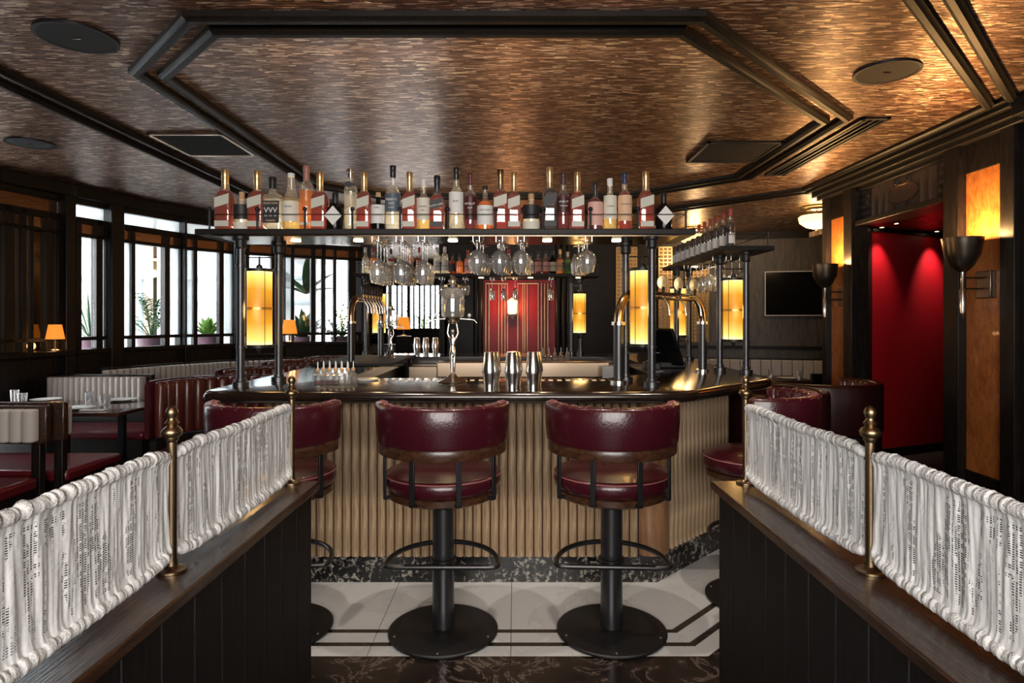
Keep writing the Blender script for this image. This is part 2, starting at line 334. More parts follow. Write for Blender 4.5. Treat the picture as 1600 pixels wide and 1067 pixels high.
# ceiling mouldings (octagonal double rings)
def moulding(name, poly, wd=.06, h=.045, closed=True):
    """rounded bead swept round a polygon with mitred corners"""
    n = len(poly); prof = [(-wd/2, 0), (-wd/2, -.6*h), (-wd*.3, -.75*h), (-wd*.2, -h), (wd*.2, -h), (wd*.3, -.75*h), (wd/2, -.6*h), (wd/2, 0)]
    rg = []
    for i in range(n):
        p = Vector(poly[i]); a = Vector(poly[i-1]); c = Vector(poly[(i+1) % n])
        d1 = (p-a).normalized(); d2 = (c-p).normalized()
        if not closed and i == 0: d1 = d2
        if not closed and i == n-1: d2 = d1
        n1 = Vector((-d1.y, d1.x)); n2 = Vector((-d2.y, d2.x)); mi = (n1+n2).normalized(); k = 1/max(.3, mi.dot(n1))
        rg.append([(p.x+mi.x*k*o, p.y+mi.y*k*o, CZ+z) for o, z in prof])
    if closed: rg.append(rg[0])
    m = MB().rings(rg, True, not closed); return structure(name, m, 'ebony_h')
oc = [(-1.6, 3.075), (.91, 3.075), (2.44, 4.61), (2.44, 6.5), (1.35, 7.6), (-1.6, 7.6), (-2.27, 6.93), (-2.27, 3.75)]
ic = [(-1.54, 3.22), (.85, 3.22), (2.30, 4.67), (2.30, 6.44), (1.29, 7.45), (-1.54, 7.45), (-2.13, 6.86), (-2.13, 3.81)]
moulding('trim_1', oc, .075); moulding('trim_2', ic, .075)
for i, (xr, xl, yn, o) in enumerate([(3.27, -3.06, 2.0, 0), (3.42, -3.22, 1.75, .15)]):
    cn = -1.06 + (.185 if i else 0)
    moulding('trim_%d' % (3+i), [(xl+.6, 1.2), (xr-2.2, xr-2.2-cn), (xr, xr-cn), (xr, 7.1+o*.5), (xr-1.3-o*.5, 8.4+o), (xl+1.0, 8.4+o), (xl, 7.4+o), (xl, 1.8)], .07)
# ------------------------------------------------------------------ right wall
WX = 3.46
def wallbox(n, y0, y1, z0, z1, mat='ebony', x0=WX, x1=WX+.25): return structure(n, MB().box(x0, x1, y0, y1, z0, z1), mat, .004)
wallbox('wall_right', -2.6, 4.33, 0, CZ)
rw = thing('wall_right', kind='structure', loc=(WX, 5, 0))
def rp(n, y0, y1, z0, z1, mat='ebony', x0=WX, x1=WX+.25, bev=.005): return MB().box(x0, x1, y0, y1, z0, z1).build(n, mat, rw, bev)
rp('pilaster', 4.30, 4.43, 0, 2.86, x0=WX-.04); rp('panel', 4.43, 4.83, 2.62, 2.9, x0=WX)
rp('burl_panel', 4.43, 4.83, .35, 2.74, 'burl', x0=WX+.01); rp('baseboard', 4.43, 4.83, 0, .35)
rp('pilaster', 4.83, 5.0, 0, 2.86, x0=WX-.05)
rp('pilaster', 6.36, 6.52, 0, 2.86, x0=WX-.05, x1=WX+.12)
rp('burl_panel', 6.52, 6.89, .35, 2.6, 'burl', x0=WX+.01, x1=WX+.1); rp('baseboard', 6.52, 6.88, 0, .35, x1=WX+.1); rp('panel', 6.52, 6.88, 2.6, 2.9, x0=WX, x1=WX+.1)
rp('pilaster', 6.88, 6.97, 0, 2.86, x0=WX-.05, x1=WX+.1)
rp('lintel', 5.0, 6.36, 2.45, 2.50, x0=WX-.03); rp('header', 5.0, 6.36, 2.80, 2.9)
for k, (dz, dx) in enumerate([(2.84, .06), (2.88, .10), (2.93, .15), (2.965, .19)]): rp('cornice', 4.2, 7.02+dx, dz, dz+.05, 'ebony_h', x0=WX-dx, bev=.008)
rp('cornice', -2.6, 4.2, 2.86, 3.0, 'ebony_h', x0=WX-.14, bev=.008)
# deco glass panel over the opening
dg = thing('transom_panel', 'etched dark deco glass transom panel above the red doorway', 'glass panel', (WX+.06, 5.68, 2.65))
MB().box(WX+.05, WX+.07, 5.0, 6.36, 2.50, 2.80).build('glass_panel', 'decoglass', dg)
for z in (2.515, 2.585, 2.655, 2.725):
    for y in (5.04, 6.19): MB().box(WX+.03, WX+.052, y, y+.13, z, z+.035).build('etched_bar', 'capblack', dg, .002)
for y in (5.2, 5.31, 5.42, 5.93, 6.04, 6.15): MB().box(WX+.038, WX+.052, y, y+.007, 2.505, 2.795).build('lead_line', 'sconcemetal', dg)
for z in (2.51, 2.74):
    for y in (5.56, 5.74): MB().box(WX+.03, WX+.052, y, y+.05, z, z+.05).build('etched_square', 'capblack', dg, .002)
fan = MB()
for s in (-1, 1):
    pts = []
    for k in range(13):
        a = PI*k/12; pts.append((WX+.044, 5.68+.22*math.cos(a), 2.65+s*(.015+.075*math.sin(a)*(1 if k % 2 else .8))))
    fan.tube(pts, .004, 6)
fan.build('etched_fan', 'bronze', dg)
# corridor beyond the opening
structure('wall_passage', MB().box(WX+.25, 7.4, 3.9, 4.0, 0, CZ), 'ebony'); structure('wall_east', MB().box(6.9, 7.0, 4, 7.6, 0, CZ), 'subwall')
structure('ceiling_passage', MB().box(WX+.1, 6.9, 4, 7.6, 2.50, 2.56), 'ceiling')
def segp(a, c, z0, z1, th):
    a = Vector(a); c = Vector(c); d = (c-a).normalized(); nn = Vector((-d.y, d.x))*th
    return MB().prism([tuple(a), tuple(c), tuple(c+nn), tuple(a+nn)], z0, z1)
structure('wall_red', segp((3.845, 6.755), (5.6, 7.52), .10, 2.45, .04), 'redwall')
structure('trim_8', segp((3.84, 6.73), (5.6, 7.50), 2.45, 2.5, .06), 'ebony_h'); structure('baseboard_corridor', segp((3.84, 6.73), (5.6, 7.50), 0, .10, .06), 'ebony_h')
structure('wall_corridor', segp((3.56, 6.50), (3.85, 6.76), 0, 2.5, .05), 'ebony')
for i, (x, y) in enumerate([(3.92, 6.45), (4.85, 6.85), (3.93, 6.72), (4.72, 7.02)]):
    d = thing('downlight', ['small round downlight in passage ceiling near the doorway head', 'small round downlight in passage ceiling toward the far side', 'small round downlight at the near top corner of the red wall', 'small round downlight over the middle of the red wall'][i], 'ceiling light', (x, y, 2.50))
    MB().lathe([(.0, 2.492), (.022, 2.492), (.022, 2.50)], 16, (x, y, 0)).build('lens', 'bulb', d); MB().lathe([(.022, 2.50), (.022, 2.49), (.035, 2.49), (.035, 2.50)], 16, (x, y, 0)).build('trim_ring', 'brass', d)
spot('passage_spot', (3.98, 6.60, 2.48), (3.92, 6.80, 1.9), 34, (1, .75, .6), 66, .02, 1); spot('passage_spot', (4.80, 6.92, 2.48), (4.72, 7.15, 1.9), 46, (1, .75, .6), 66, .02, 1)
# back walls
def seg(n, a, c, z0, z1, th, mat, back=True):
    a = Vector(a); c = Vector(c); d = (c-a).normalized(); nn = Vector((-d.y, d.x))*th
    return MB().prism([tuple(a), tuple(c), tuple(c+nn), tuple(a+nn)], z0, z1)
structure('wall_back', seg('', (-1.25, 11.1), (2.6, 11.1), 0, CZ, .2, 0), 'ebony')
structure('wall_back', seg('', (2.6, 11.1), (7.2, 9.95), 0, CZ, .2, 0), 'greywood')
structure('wall_east', MB().box(6.6, 6.8, 6.5, 10.5, 0, CZ), 'greywood'); structure('wall_south', segp((3.50, 6.97), (3.81, 7.72), 0, CZ, -.05), 'ebony'); structure('wall_south', MB().box(3.80, 6.8, 7.66, 7.72, 0, CZ), 'ebony')
structure('trim_5', seg('', (2.6, 11.07), (7.2, 9.92), 2.88, 3.0, .08, 0), 'ebony_h'); structure('trim_6', seg('', (2.6, 11.07), (7.2, 9.92), 1.0, 1.06, .06, 0), 'ebony_h')
structure('trim_7', MB().box(-1.25, 2.6, 11.0, 11.1, 2.88, 3.0), 'ebony_h')
structure('wall_far_side', MB().box(-1.35, -1.2, 11.1, 16.2, 0, CZ), 'ebony')
structure('wall_far_left', seg('', (-2.50, 10.0), (-4.1, 16.2), 0, CZ, .15, 0), 'ebony')
# crimson panel with slim gold lines, and its flanking fluted posts
cp = thing('crimson_wall_panel', 'crimson upholstered wall panel with slim gold vertical lines behind the bar', 'wall panel', (0.1, 11.0, 0))
MB().box(-.56, .74, 11.02, 11.1, .6, 2.2).build('panel', 'redfabric', cp)
for px in (759, 764, 779, 784, 789, 793, 809, 817, 820, 824, 841, 846, 851, 856):
    x = (px-805)*11/F; MB().box(x-.003, x+.003, 11.0, 11.02, .6, 2.14).build('gold_line', 'goldcap', cp)
for a, c in ((759, 793), (809, 841)): MB().box((a-805)*11/F, (c-805)*11/F, 11.0, 11.02, 2.135, 2.145).build('gold_line', 'goldcap', cp)
for px in (744, 750, 872, 881, 889):
    x = (px-805)*10.95/F; MB().lathe([(.05, 0), (.05, 2.9)], 14, (x, 10.98, 0)).build('fluted_post', 'ebony', cp)
ws = thing('wall_sconce', 'small glowing wall sconce on the crimson panel', 'wall lamp', (-.05, 10.9, 1.7))
MB().lathe([(.0, 1.50), (.03, 1.54), (.09, 1.60), (.09, 1.62)], 12, (-.05, 10.9, 0)).build('finial', 'porcelain', ws); MB().lathe([(.075, 1.62), (.085, 1.83), (.02, 1.88)], 12, (-.05, 10.9, 0)).build('shade', 'sconceglow', ws)
MB().box(-.09, -.01, 10.93, 11.0, 1.6, 1.8).build('back_plate', 'brass', ws)
point('sconce_light', (-.05, 10.72, 1.75), 14, (1, .5, .2), .06)
# gold lattice screens
LD = lambda X: 11.1 - (X-2.6)*.25 if X > 2.6 else 11.1
li = 0
for (p0, p1, ly0, lab) in [(964, 996, .05, 'nearest the crimson panel'), (1030, 1050, 0, 'between the other two'), (1068, 1104, 0, 'nearest the television wall')]:
    X0, X1 = (p0-805)*11/F, (p1-805)*11/F; yy = min(LD(X0), LD(X1))-.05; z0, z1 = 1.12, 2.78
    g = thing('lattice_screen', 'gold square lattice screen on the dark back wall, '+lab, 'screen', ((X0+X1)/2, yy, 1.1), group='gold lattice screens')
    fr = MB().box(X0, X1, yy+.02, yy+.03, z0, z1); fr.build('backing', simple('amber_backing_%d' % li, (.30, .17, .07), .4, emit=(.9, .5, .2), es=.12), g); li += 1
    nx = max(2, round((X1-X0)/.068)); nz = 25; mb = MB()
    for k in range(nx+1):
        x = X0+(X1-X0)*k/nx; MB().box(x-.007, x+.007, yy, yy+.02, z0, z1).build('upright_slat', simple if False else 'goldcap', g)
    for k in range(nz+1):
        z = z0+(z1-z0)*k/nz; MB().box(X0, X1, yy, yy+.02, z-.007, z+.007).build('cross_slat', 'goldcap', g)
# television
tvd = Vector((4.6, -1.15)).normalized(); tl = Vector((4.22, 10.62)); tr = tl+tvd*1.23
M4 = Matrix.Translation((tl.x, tl.y, 0)) @ Matrix.Rotation(math.atan2(tvd.y, tvd.x), 4, 'Z')
tv = thing('television', 'wall-mounted black flat television with thin pale frame', 'television', (tl.x, tl.y, 1.57))
MB().box(0, 1.23, -.03, .06, 1.57, 2.32, M4).build('screen', 'screen', tv)
for a in [(0, 1.23, 1.57, 1.585), (0, 1.23, 2.305, 2.32), (0, .015, 1.57, 2.32), (1.215, 1.23, 1.57, 2.32)]: MB().box(a[0], a[1], -.04, -.03, a[2], a[3], M4).build('frame_edge', 'white_frame', tv)
# ------------------------------------------------------------------ curved window wall
curve = [(-5.3, 4.6), (-5.15, 6.2), (-4.93, 6.93), (-4.6, 8.0), (-4.2, 8.75), (-3.44, 9.35), (-2.44, 9.95)]
def hit(px):
    k = (px-805)/F
    for (a, c) in zip(curve, curve[1:]):
        g0 = a[0]-k*a[1]; g1 = c[0]-k*c[1]
        if g0 <= 0 <= g1 or g1 <= 0 <= g0:
            t = g0/(g0-g1); return Vector((a[0]+(c[0]-a[0])*t, a[1]+(c[1]-a[1])*t))
    return Vector(curve[0] if k < 0 and px < 60 else curve[-1])
def slab(a, c, z0, z1, th=.06, off=0):
    d = (c-a).normalized(); nn = Vector((-d.y, d.x)); a = a+nn*off; c = c+nn*off
    return MB().prism([tuple(a), tuple(c), tuple(c+nn*th), tuple(a+nn*th)], z0, z1)
def bay(n, px0, px1, strips, mirror=False):
    A, B_ = hit(px0), hit(px1)
    wn = thing('window_%d' % n, loc=(A.x, A.y, 0), kind='structure')
    def at(px):
        k = (px-805)/F; g0 = A.x-k*A.y; g1 = B_.x-k*B_.y; t = g0/(g0-g1); return A+(B_-A)*t
    slab(A, B_, 0, 1.12, .14, 0).build('wainscot', 'ebony', wn); slab(A, B_, 1.12, 1.17, .26 if n in (1, 7) else .2, -.2 if n in (1, 7) else -.06).build('sill', 'ebony_h', wn, .006)
    for z0, z1 in ((1.27, 1.31), (2.44, 2.48), (2.59, 2.66), (2.80, 3.0)): slab(A, B_, z0, z1, .1).build('rail', 'ebony_h', wn, .004)
    slab(A, B_, 2.66, 2.80, .01, .05).build('clerestory_pane', 'frost' if not mirror else 'brownpane', wn)
    if px1-px0 > 40 and not mirror:
        mm = at((px0+px1)/2)
    prev = px0
    for (a, c, kind) in strips:
        if a > prev: slab(at(prev), at(a), 1.17, 2.66, .09).build('mullion', 'ebony', wn, .004)
        p, q_ = at(a), at(c)
        slab(p, q_, 1.31, 2.44, .008, .04).build('pane', {'c': 'glass', 'f': 'decoglass' if mirror else 'frost', 'm': 'mirrorglass'}[kind], wn)
        slab(p, q_, 2.48, 2.59, .01, .04).build('upper_pane', 'brownpane', wn); slab(p, q_, 1.17, 1.27, .008, .04).build('lower_pane', 'glass' if not mirror else 'mirrorglass', wn)
        prev = c
    if prev < px1: slab(at(prev), at(px1), 1.17, 2.66, .09).build('mullion', 'ebony', wn, .004)
    return wn
bay(1, -60, 95, [(-40, -20, 'm'), (-8, 7, 'm'), (24, 34, 'f'), (42, 52, 'f'), (53, 72, 'm'), (83, 91, 'm')], True)
bay(2, 111, 167, [(112, 119, 'f'), (128, 151, 'c'), (161, 166, 'f')])
bay(3, 187, 284, [(188, 206, 'f'), (212, 258, 'c'), (266, 282, 'f')])
bay(4, 287, 366, [(288, 303, 'f'), (309, 343, 'c'), (350, 364, 'f')])
bay(5, 369, 442, [(371, 384, 'f'), (390, 424, 'c'), (430, 441, 'f')])
bay(6, 444, 505, [(445, 455, 'f'), (460, 486, 'c'), (493, 503, 'f')])
bay(7, 507, 570, [(508, 522, 'f'), (526, 545, 'c'), (556, 567, 'f')])
for i, (a, c) in enumerate([(95, 111), (167, 187), (284, 287), (366, 369), (442, 444), (505, 507), (570, 577)]):
    A, B_ = hit(a), hit(min(c, 565)); 
    if a == 570: A = hit(566); B_ = A+Vector((.12, .04))
    tag(slab(A, B_, 0, CZ, .24, -.08).build('trim_%d' % (20+i), 'ebony', None, .01), kind='structure')
for i, (a, c) in enumerate(zip(curve, curve[1:])): structure('trim_%d' % (30+i), slab(Vector(a), Vector(c), 2.86, CZ, .2, -.09), 'ebony_h', .01)
# far window wall
fw = thing('window_8', loc=(-2.5, 16, 0), kind='structure')
MB().box(-4.2, -1.2, 16, 16.1, 0, 1.29).build('wainscot', 'ebony', fw); MB().box(-4.2, -1.2, 16, 16.1, 2.38, 3.0).build('header', 'ebony', fw)
prev = -4.2
for a, c in [(604, 619), (622, 636), (641, 654), (657, 671), (674, 688), (691, 699)]:
    x0, x1 = (a-805)*16/F, (c-805)*16/F; MB().box(prev, x0, 15.98, 16.1, 1.29, 2.38).build('mullion', 'ebony', fw); MB().box(x0, x1, 16.04, 16.05, 1.29, 2.38).build('pane', 'glass', fw)
    xm = x0+(x1-x0)*.42; MB().box(xm-.02, xm+.02, 16, 16.08, 1.29, 2.38).build('glazing_bar', 'ebony', fw); prev = x1
MB().box(prev, -1.2, 15.98, 16.1, 1.29, 2.38).build('mullion', 'ebony', fw)
# outside
tag(MB().box(-16, -2.6, 5.2, 24, -.2, -.02).build('ground', 'outside', None), kind='structure')
ob = thing('street_building', 'pale building facade seen through the curved windows', 'building', (-8, 14, 0))
MB().box(-13, -5.0, 15.5, 15.8, 0, 6).build('facade', 'outside', ob); MB().box(-12.3, -12.0, 5, 15.5, 0, 6).build('facade', 'outside', ob)
for k in range(7): MB().box(-12.6+k*1.1, -12.45+k*1.1, 15.35, 15.5, 0, 6).build('window_frame', 'bluegrey', ob)
for z in (1.9, 2.5, 3.4): MB().box(-13, -5, 15.36, 15.48, z, z+.07).build('window_frame', 'bluegrey', ob)
for k in range(6): MB().box(-12, -11.9, 6+k*1.5, 6.12+k*1.5, 0, 5).build('window_frame', 'bluegrey', ob)
p = P(238, 500, 9.4); MB().box(p.x-.07, p.x+.07, 9.3, 9.4, 0, 3.2).build('door_jamb', 'outside2', None); tag(bpy.data.objects['door_jamb'], 'beige upright post outside the window behind the palm', 'post')
# plants
def leafmb(mb, base, tip, wd, bend=.3, n=6):
    base = Vector(base); tip = Vector(tip); d = tip-base; side = d.cross(Vector((0, 0, 1)));
    side = (side.normalized() if side.length > 1e-4 else Vector((1, 0, 0)))
    vs = []; fs = []
    for i in range(n+1):
        t = i/n; p = base+d*t+Vector((0, 0, bend*d.length*math.sin(PI*t)*.5)); ww = wd*math.sin(PI*min(1, .12+t*.88))
        nv = Vector((0, 0, wd*.25)); vs += [p-side*ww, p+nv*.0-Vector((0, 0, ww*.4)), p+side*ww]
    for i in range(n): fs += [(3*i, 3*i+1, 3*i+4, 3*i+3), (3*i+1, 3*i+2, 3*i+5, 3*i+4)]
    mb.add(vs, fs)
def plant(name, label, cat, px, py, d, kind, h, mat, pot=True, nleaf=12, seed=1):
    r = random.Random(seed); b_ = P(px, py, d); base = (b_.x, b_.y, b_.z-.04); t = thing(name, label, cat, base, group=None)
    if pot:
        mb = MB().lathe([(.13, base[2]-.3), (.19, base[2]+.0), (.2, base[2]+.02), (.17, base[2]+.02), (.16, base[2]-.03), (0, base[2]-.03)], 20, (base[0], base[1], 0)); mb.build('pot', 'pot', t)
        MB().box(base[0]-.22, base[0]+.22, base[1]-.22, base[1]+.22, 0, base[2]-.3).build('stand', 'bluegrey', t)
    for k in range(nleaf):
        a = 2*PI*k/nleaf+r.uniform(-.3, .3); el = r.uniform(.15, 1.4); ln = h*r.uniform(.7, 1.05); mb = MB()
        tip = Vector((math.cos(a)*math.cos(el), math.sin(a)*math.cos(el), math.sin(el)))*ln
        B0 = Vector(base)
        if kind == 'agave': leafmb(mb, B0, B0+tip, .045*h/.4, .15)
        elif kind == 'blade': leafmb(mb, B0, B0+tip, .012, .1, 8)
        elif kind == 'palm':
            pts = [B0+tip*t_+Vector((0, 0, .35*ln*math.sin(PI*t_*.9)*.6-.25*ln*t_*t_)) for t_ in [i/12 for i in range(13)]]
            mb.tube(pts, [.006*(1-.8*i/12) for i in range(13)], 5)
            for i in range(3, 13):
                dr = (pts[i]-pts[i-1]).normalized(); sd = dr.cross(Vector((0, 0, 1))).normalized()
                for s in (-1, 1): leafmb(mb, pts[i], pts[i]+(sd*s*.8+dr*.6+Vector((0, 0, -.25)))*.17*h*math.sin(PI*(.15+.8*i/13)), .014, .1, 3)
        else:
            mb.tube([B0, B0+tip*.5, B0+tip], [.008, .006, .003], 5)
            for i in range(9):
                q0 = B0+tip*(.25+.75*i/9); a2 = r.uniform(0, 2*PI); leafmb(mb, q0, q0+Vector((math.cos(a2), math.sin(a2), .5))*.12*h, .018*h/.5, .1, 3)
        mb.build('frond' if kind == 'palm' else 'leaf', mat, t)
    return t
plant('potted_palm', 'feathery potted palm outside the window by the beige post', 'plant', 236, 524, 9.0, 'palm', .80, 'green1', nleaf=24, seed=3)
plant('spiky_plant', 'tall dark spiky plant outside the narrow corner window', 'plant', 142, 528, 8.2, 'blade', 1.0, 'green1', nleaf=26, seed=4)
plant('potted_agave', 'squat bright green agave in a pot outside the window', 'plant', 326, 524, 9.2, 'agave', .36, 'green2', nleaf=34, seed=5)
plant('potted_agave', 'dark agave outside window beside the orange lampshade', 'plant', 474, 524, 10.4, 'agave', .5, 'green1', nleaf=34, seed=6)
plant('leafy_shrub', 'light green leafy shrub outside the last bay of the curved windows', 'plant', 534, 524, 10.9, 'shrub', .62, 'green2', nleaf=26, seed=7)
plant('broadleaf_plant', 'broad drooping leaves on a stem high outside the window', 'plant', 478, 455, 10.4, 'agave', .8, 'green1', pot=False, nleaf=7, seed=9)
plant('leafy_shrub', 'small green shrub outside the far straight windows', 'plant', 662, 512, 16.8, 'shrub', .9, 'green2', nleaf=16, seed=10)
# ------------------------------------------------------------------ ceiling fittings
def grille(name, label, x0, x1, y0, y1, white, slats):
    t = thing(name, label, 'ceiling vent', ((x0+x1)/2, (y0+y1)/2, CZ)); fm = 'steel' if white else 'black'
    for a in [(x0, x1, y0, y0+.03), (x0, x1, y1-.03, y1), (x0, x0+.03, y0, y1), (x1-.03, x1, y0, y1)]: MB().box(a[0], a[1], a[2], a[3], CZ-.02, CZ).build('frame_edge', fm, t, .003)
    MB().box(x0+.03, x1-.03, y0+.03, y1-.03, CZ-.004, CZ).build('backing', 'blackmatte', t)
    if slats == 'x':
        for k in range(20):
            y = y0+.04+(y1-y0-.08)*k/19; MB().box(x0+.03, x1-.03, y-.006, y+.006, CZ-.014, CZ-.004).build('slat', 'blackmatte', t)
    else:
        for k in range(1, 4):
            x = x0+(x1-x0)*k/4; MB().box(x-.008, x+.008, y0+.03, y1-.03, CZ-.018, CZ-.002).build('slat', 'black', t)
grille('return_vent', 'square black ceiling vent with pale metal frame', -2.95, -2.34, 5.01, 5.68, True, 'x')
grille('return_vent', 'square dark ceiling vent with dark frame inside the octagon trim', 1.61, 2.25, 5.25, 5.92, False, 'x')
grille('slot_diffuser', 'long slotted dark ceiling diffuser beside the octagon trim', 2.56, 2.77, 4.62, 6.45, False, 'y')
for i, (x, y, r, lab) in enumerate([(-2.32, 3.32, .195, 'round black ceiling speaker nearest on the window side'), (2.24, 3.78, .185, 'round black ceiling speaker near the doorway side'), (-4.1, 5.3, .18, 'dim round ceiling speaker close to the mirrored bay')]):
    t = thing('ceiling_speaker', lab, 'speaker', (x, y, CZ)); MB().lathe([(r*.9, CZ), (r*.9, CZ-.012), (r, CZ-.012), (r, CZ)], 40, (x, y, 0)).build('rim', 'black', t)
    MB().lathe([(0, CZ-.007), (r*.9, CZ-.010), (r*.9, CZ)], 40, (x, y, 0)).build('grille', 'blackmatte', t); MB().box(x-.02, x+.02, y-.004, y+.004, CZ-.014, CZ-.009).build('badge', 'chrome', t)
for i, (px, py, d) in enumerate([(1276, 343, 8.3), (1085, 350, 10.2)]):
    x = (px-805)*d/F; t = thing('dome_light', ['glowing gold glass bowl ceiling light by the burl pillar', 'glowing bowl ceiling light above the dark bottles, farther back'][i], 'ceiling light', (x, d, CZ))
    MB().lathe([(.20, 3.0), (.20, 2.985), (.13, 2.97), (.13, 2.95)], 28, (x, d, 0)).build('ceiling_rose', 'brass', t); MB().tube([(x, d, 2.96), (x, d, 2.88)], .012).build('stem', 'brass', t)
    MB().lathe([(.20, 2.88), (.225, 2.86), (.21, 2.79), (.13, 2.73), (.02, 2.70), (0, 2.70)], 32, (x, d, 0)).build('bowl', 'domelight', t); MB().lathe([(0, 2.67), (.02, 2.68), (.03, 2.70), (0, 2.71)], 12, (x, d, 0)).build('finial', 'brass', t)
    point('dome_glow', (x, d, 2.93), 14, (1, .62, .28), .08); point('dome_under', (x, d, 2.6), 14, (1, .66, .34), .1)
# wall sconces
for i, (x, y, zt, r) in enumerate([(3.28, 4.6, 2.10, .13), (3.26, 6.6, 2.085, .125)]):
    t = thing('cup_sconce', ['large dark metal cup sconce on the tall burl panel', 'dark metal cup sconce on the burl pillar by the television'][i], 'wall lamp', (x, y, 1.55))
    prof = [(0, zt-.25), (.03, zt-.245), (.075, zt-.2), (.115, zt-.12), (r, zt-.02), (r+.005, zt), (r-.008, zt), (r-.02, zt-.03), (.1, zt-.12), (.05, zt-.19), (0, zt-.2)]
    MB().lathe(prof, 32, (x, y, 0)).build('cup', 'sconcemetal', t); MB().lathe([(.016, zt-.55), (.02, zt-.50), (.02, zt-.38), (.012, zt-.37), (.012, zt-.24)], 14, (x, y, 0)).build('stem', 'chrome', t)
    MB().lathe([(0, zt-.6), (.008, zt-.58), (.012, zt-.55)], 10, (x, y, 0)).build('tip', 'sconcemetal', t)
    for z in (zt-.29, zt-.37): MB().tube([(x, y, z), (WX, y, z)], .007, 8).build('arm', 'sconcemetal', t)
    MB().box(WX-.03, WX+.01, y-.07, y+.07, zt-.44, zt-.24).build('back_plate', 'sconcemetal', t, .006)
    point('sconce_up', (x, y, zt-.02), 60, (1, .58, .22), .05)
# ------------------------------------------------------------------ bar counter
bar = thing('bar_counter', 'large octagonal bar with dark lacquered top and fluted oak front', 'bar counter', (0, 5.2, 0))
def offs(poly, o):
    n = len(poly); out = []
    for i in range(n):
        p = Vector(poly[i]); d1 = (p-Vector(poly[i-1])).normalized(); d2 = (Vector(poly[(i+1) % n])-p).normalized()
        n1 = Vector((d1.y, -d1.x)); n2 = Vector((d2.y, -d2.x)); mi = (n1+n2).normalized(); k = 1/mi.dot(n1); out.append((p.x+mi.x*k*o, p.y+mi.y*k*o))
    return out
def rounded(poly, rs, seg_=6):
    out = []; n = len(poly)
    for i in range(n):
        p = Vector(poly[i]); a = (Vector(poly[i-1])-p).normalized(); c = (Vector(poly[(i+1) % n])-p).normalized(); r = rs[i]
        p0, p1 = p+a*r, p+c*r
        for k in range(seg_+1):
            t = k/seg_; out.append(tuple(p0*(1-t)**2+p*2*t*(1-t)+p1*t*t))
    return out
outer = [(-1.70, 3.32), (.915, 3.32), (1.72, 4.125), (1.72, 7.2), (-1.70, 7.2)]
inner = [(-1.10, 4.10), (.60, 4.10), (1.10, 4.60), (1.10, 6.5), (-1.10, 6.5)]
ro = rounded(outer, [.14, .14, .14, .1, .1]); ri = rounded(inner, [.03]*5)
Z1, Z0 = 1.12, 1.055; H_ = (Z1-Z0)/2
rg = []
for k in range(9):
    a = -PI/2+PI*k/8; rg.append([(x, y, (Z0+Z1)/2+H_*math.sin(a)) for x, y in offs(ro, H_*(math.cos(a)-1))])
inn0 = [(x, y, Z1) for x, y in ri]; inb = [(x, y, Z0) for x, y in ri]
rg = [inb]+rg+[inn0, inb]
MB().rings(rg, True, False).build('countertop', 'counter', bar, smooth=60)
body = offs(outer, -.27)
def ringwall(o_, i_, z0, z1):
    L_ = lambda pl, z: [(x, y, z) for x, y in pl]
    return MB().rings([L_(o_, z0), L_(o_, z1), L_(i_, z1), L_(i_, z0), L_(o_, z0)], True, False)
ringwall(body, offs(inner, .04), .155, Z0).build('carcass', 'ebony', bar, smooth=0); ringwall(offs(outer, -.255), offs(inner, .05), .006, .156).build('plinth', 'granite', bar, smooth=0)
innb = offs(inner, -.0)
fm = None
def flutes(a, c, n):
    global fm
    a = Vector(a); c = Vector(c)
    for k in range(n):
        p = a+(c-a)*(k+.5)/n
        if fm is None:
            mb = MB().lathe([(.0235, .157), (.0235, Z0)], 14); o = mb.build('flute', 'oak', None, smooth=60); fm = o.data; o.parent = bar; o.location = (p.x, p.y-5.2, 0)
        else:
            o = bpy.data.objects.new('flute', fm); COL.objects.link(o); o.parent = bar; o.location = (p.x, p.y-5.2, 0)
bx = body
flutes((-1.43, 3.578), (.70, 3.578), 43)
flutes((.90, 3.69), (1.42, 4.21), 15); flutes((1.45, 4.30), (1.45, 6.9), 40)
MB().lathe([(.115, .157), (.115, Z0)], 36, (.785, 3.675, 0)).build('corner_post', 'walnut_end', bar, smooth=60)
# drip mat slots in the front inner edge
for k in range(26):
    x = -.78+k*.055; MB().box(x, x+.028, 3.95, 4.06, Z1-.004, Z1+.004).build('drip_slot', 'brass', bar)
# stainless work stations inside the bar
ws = thing('work_station', 'stainless steel bar work station with speed rail inside the counter', 'bar station', (0, 6.2, 0))
MB().box(-1.05, 1.05, 6.15, 6.42, 0, 1.05).build('cabinet', 'steel', ws, .01); MB().box(-.75, .9, 5.98, 6.14, .95, 1.10).build('speed_rail', 'steel', ws, .01)
MB().box(-1.0, .52, 4.16, 4.6, 0, .93).build('sink_unit', 'steel', ws, .01)
MB().box(.80, .98, 5.75, 5.78, .90, 1.08).build('splash_plate', 'white_frame', ws, .01)
# raised inner ledge on the window side
lg = MB().box(-1.68, -1.02, 5.15, 6.45, Z1+.001, Z1+.02).build('service_mat', 'blackmatte', None, .004); tag(lg, 'black rubber service mat on the counter under the window-side taps', 'bar mat')
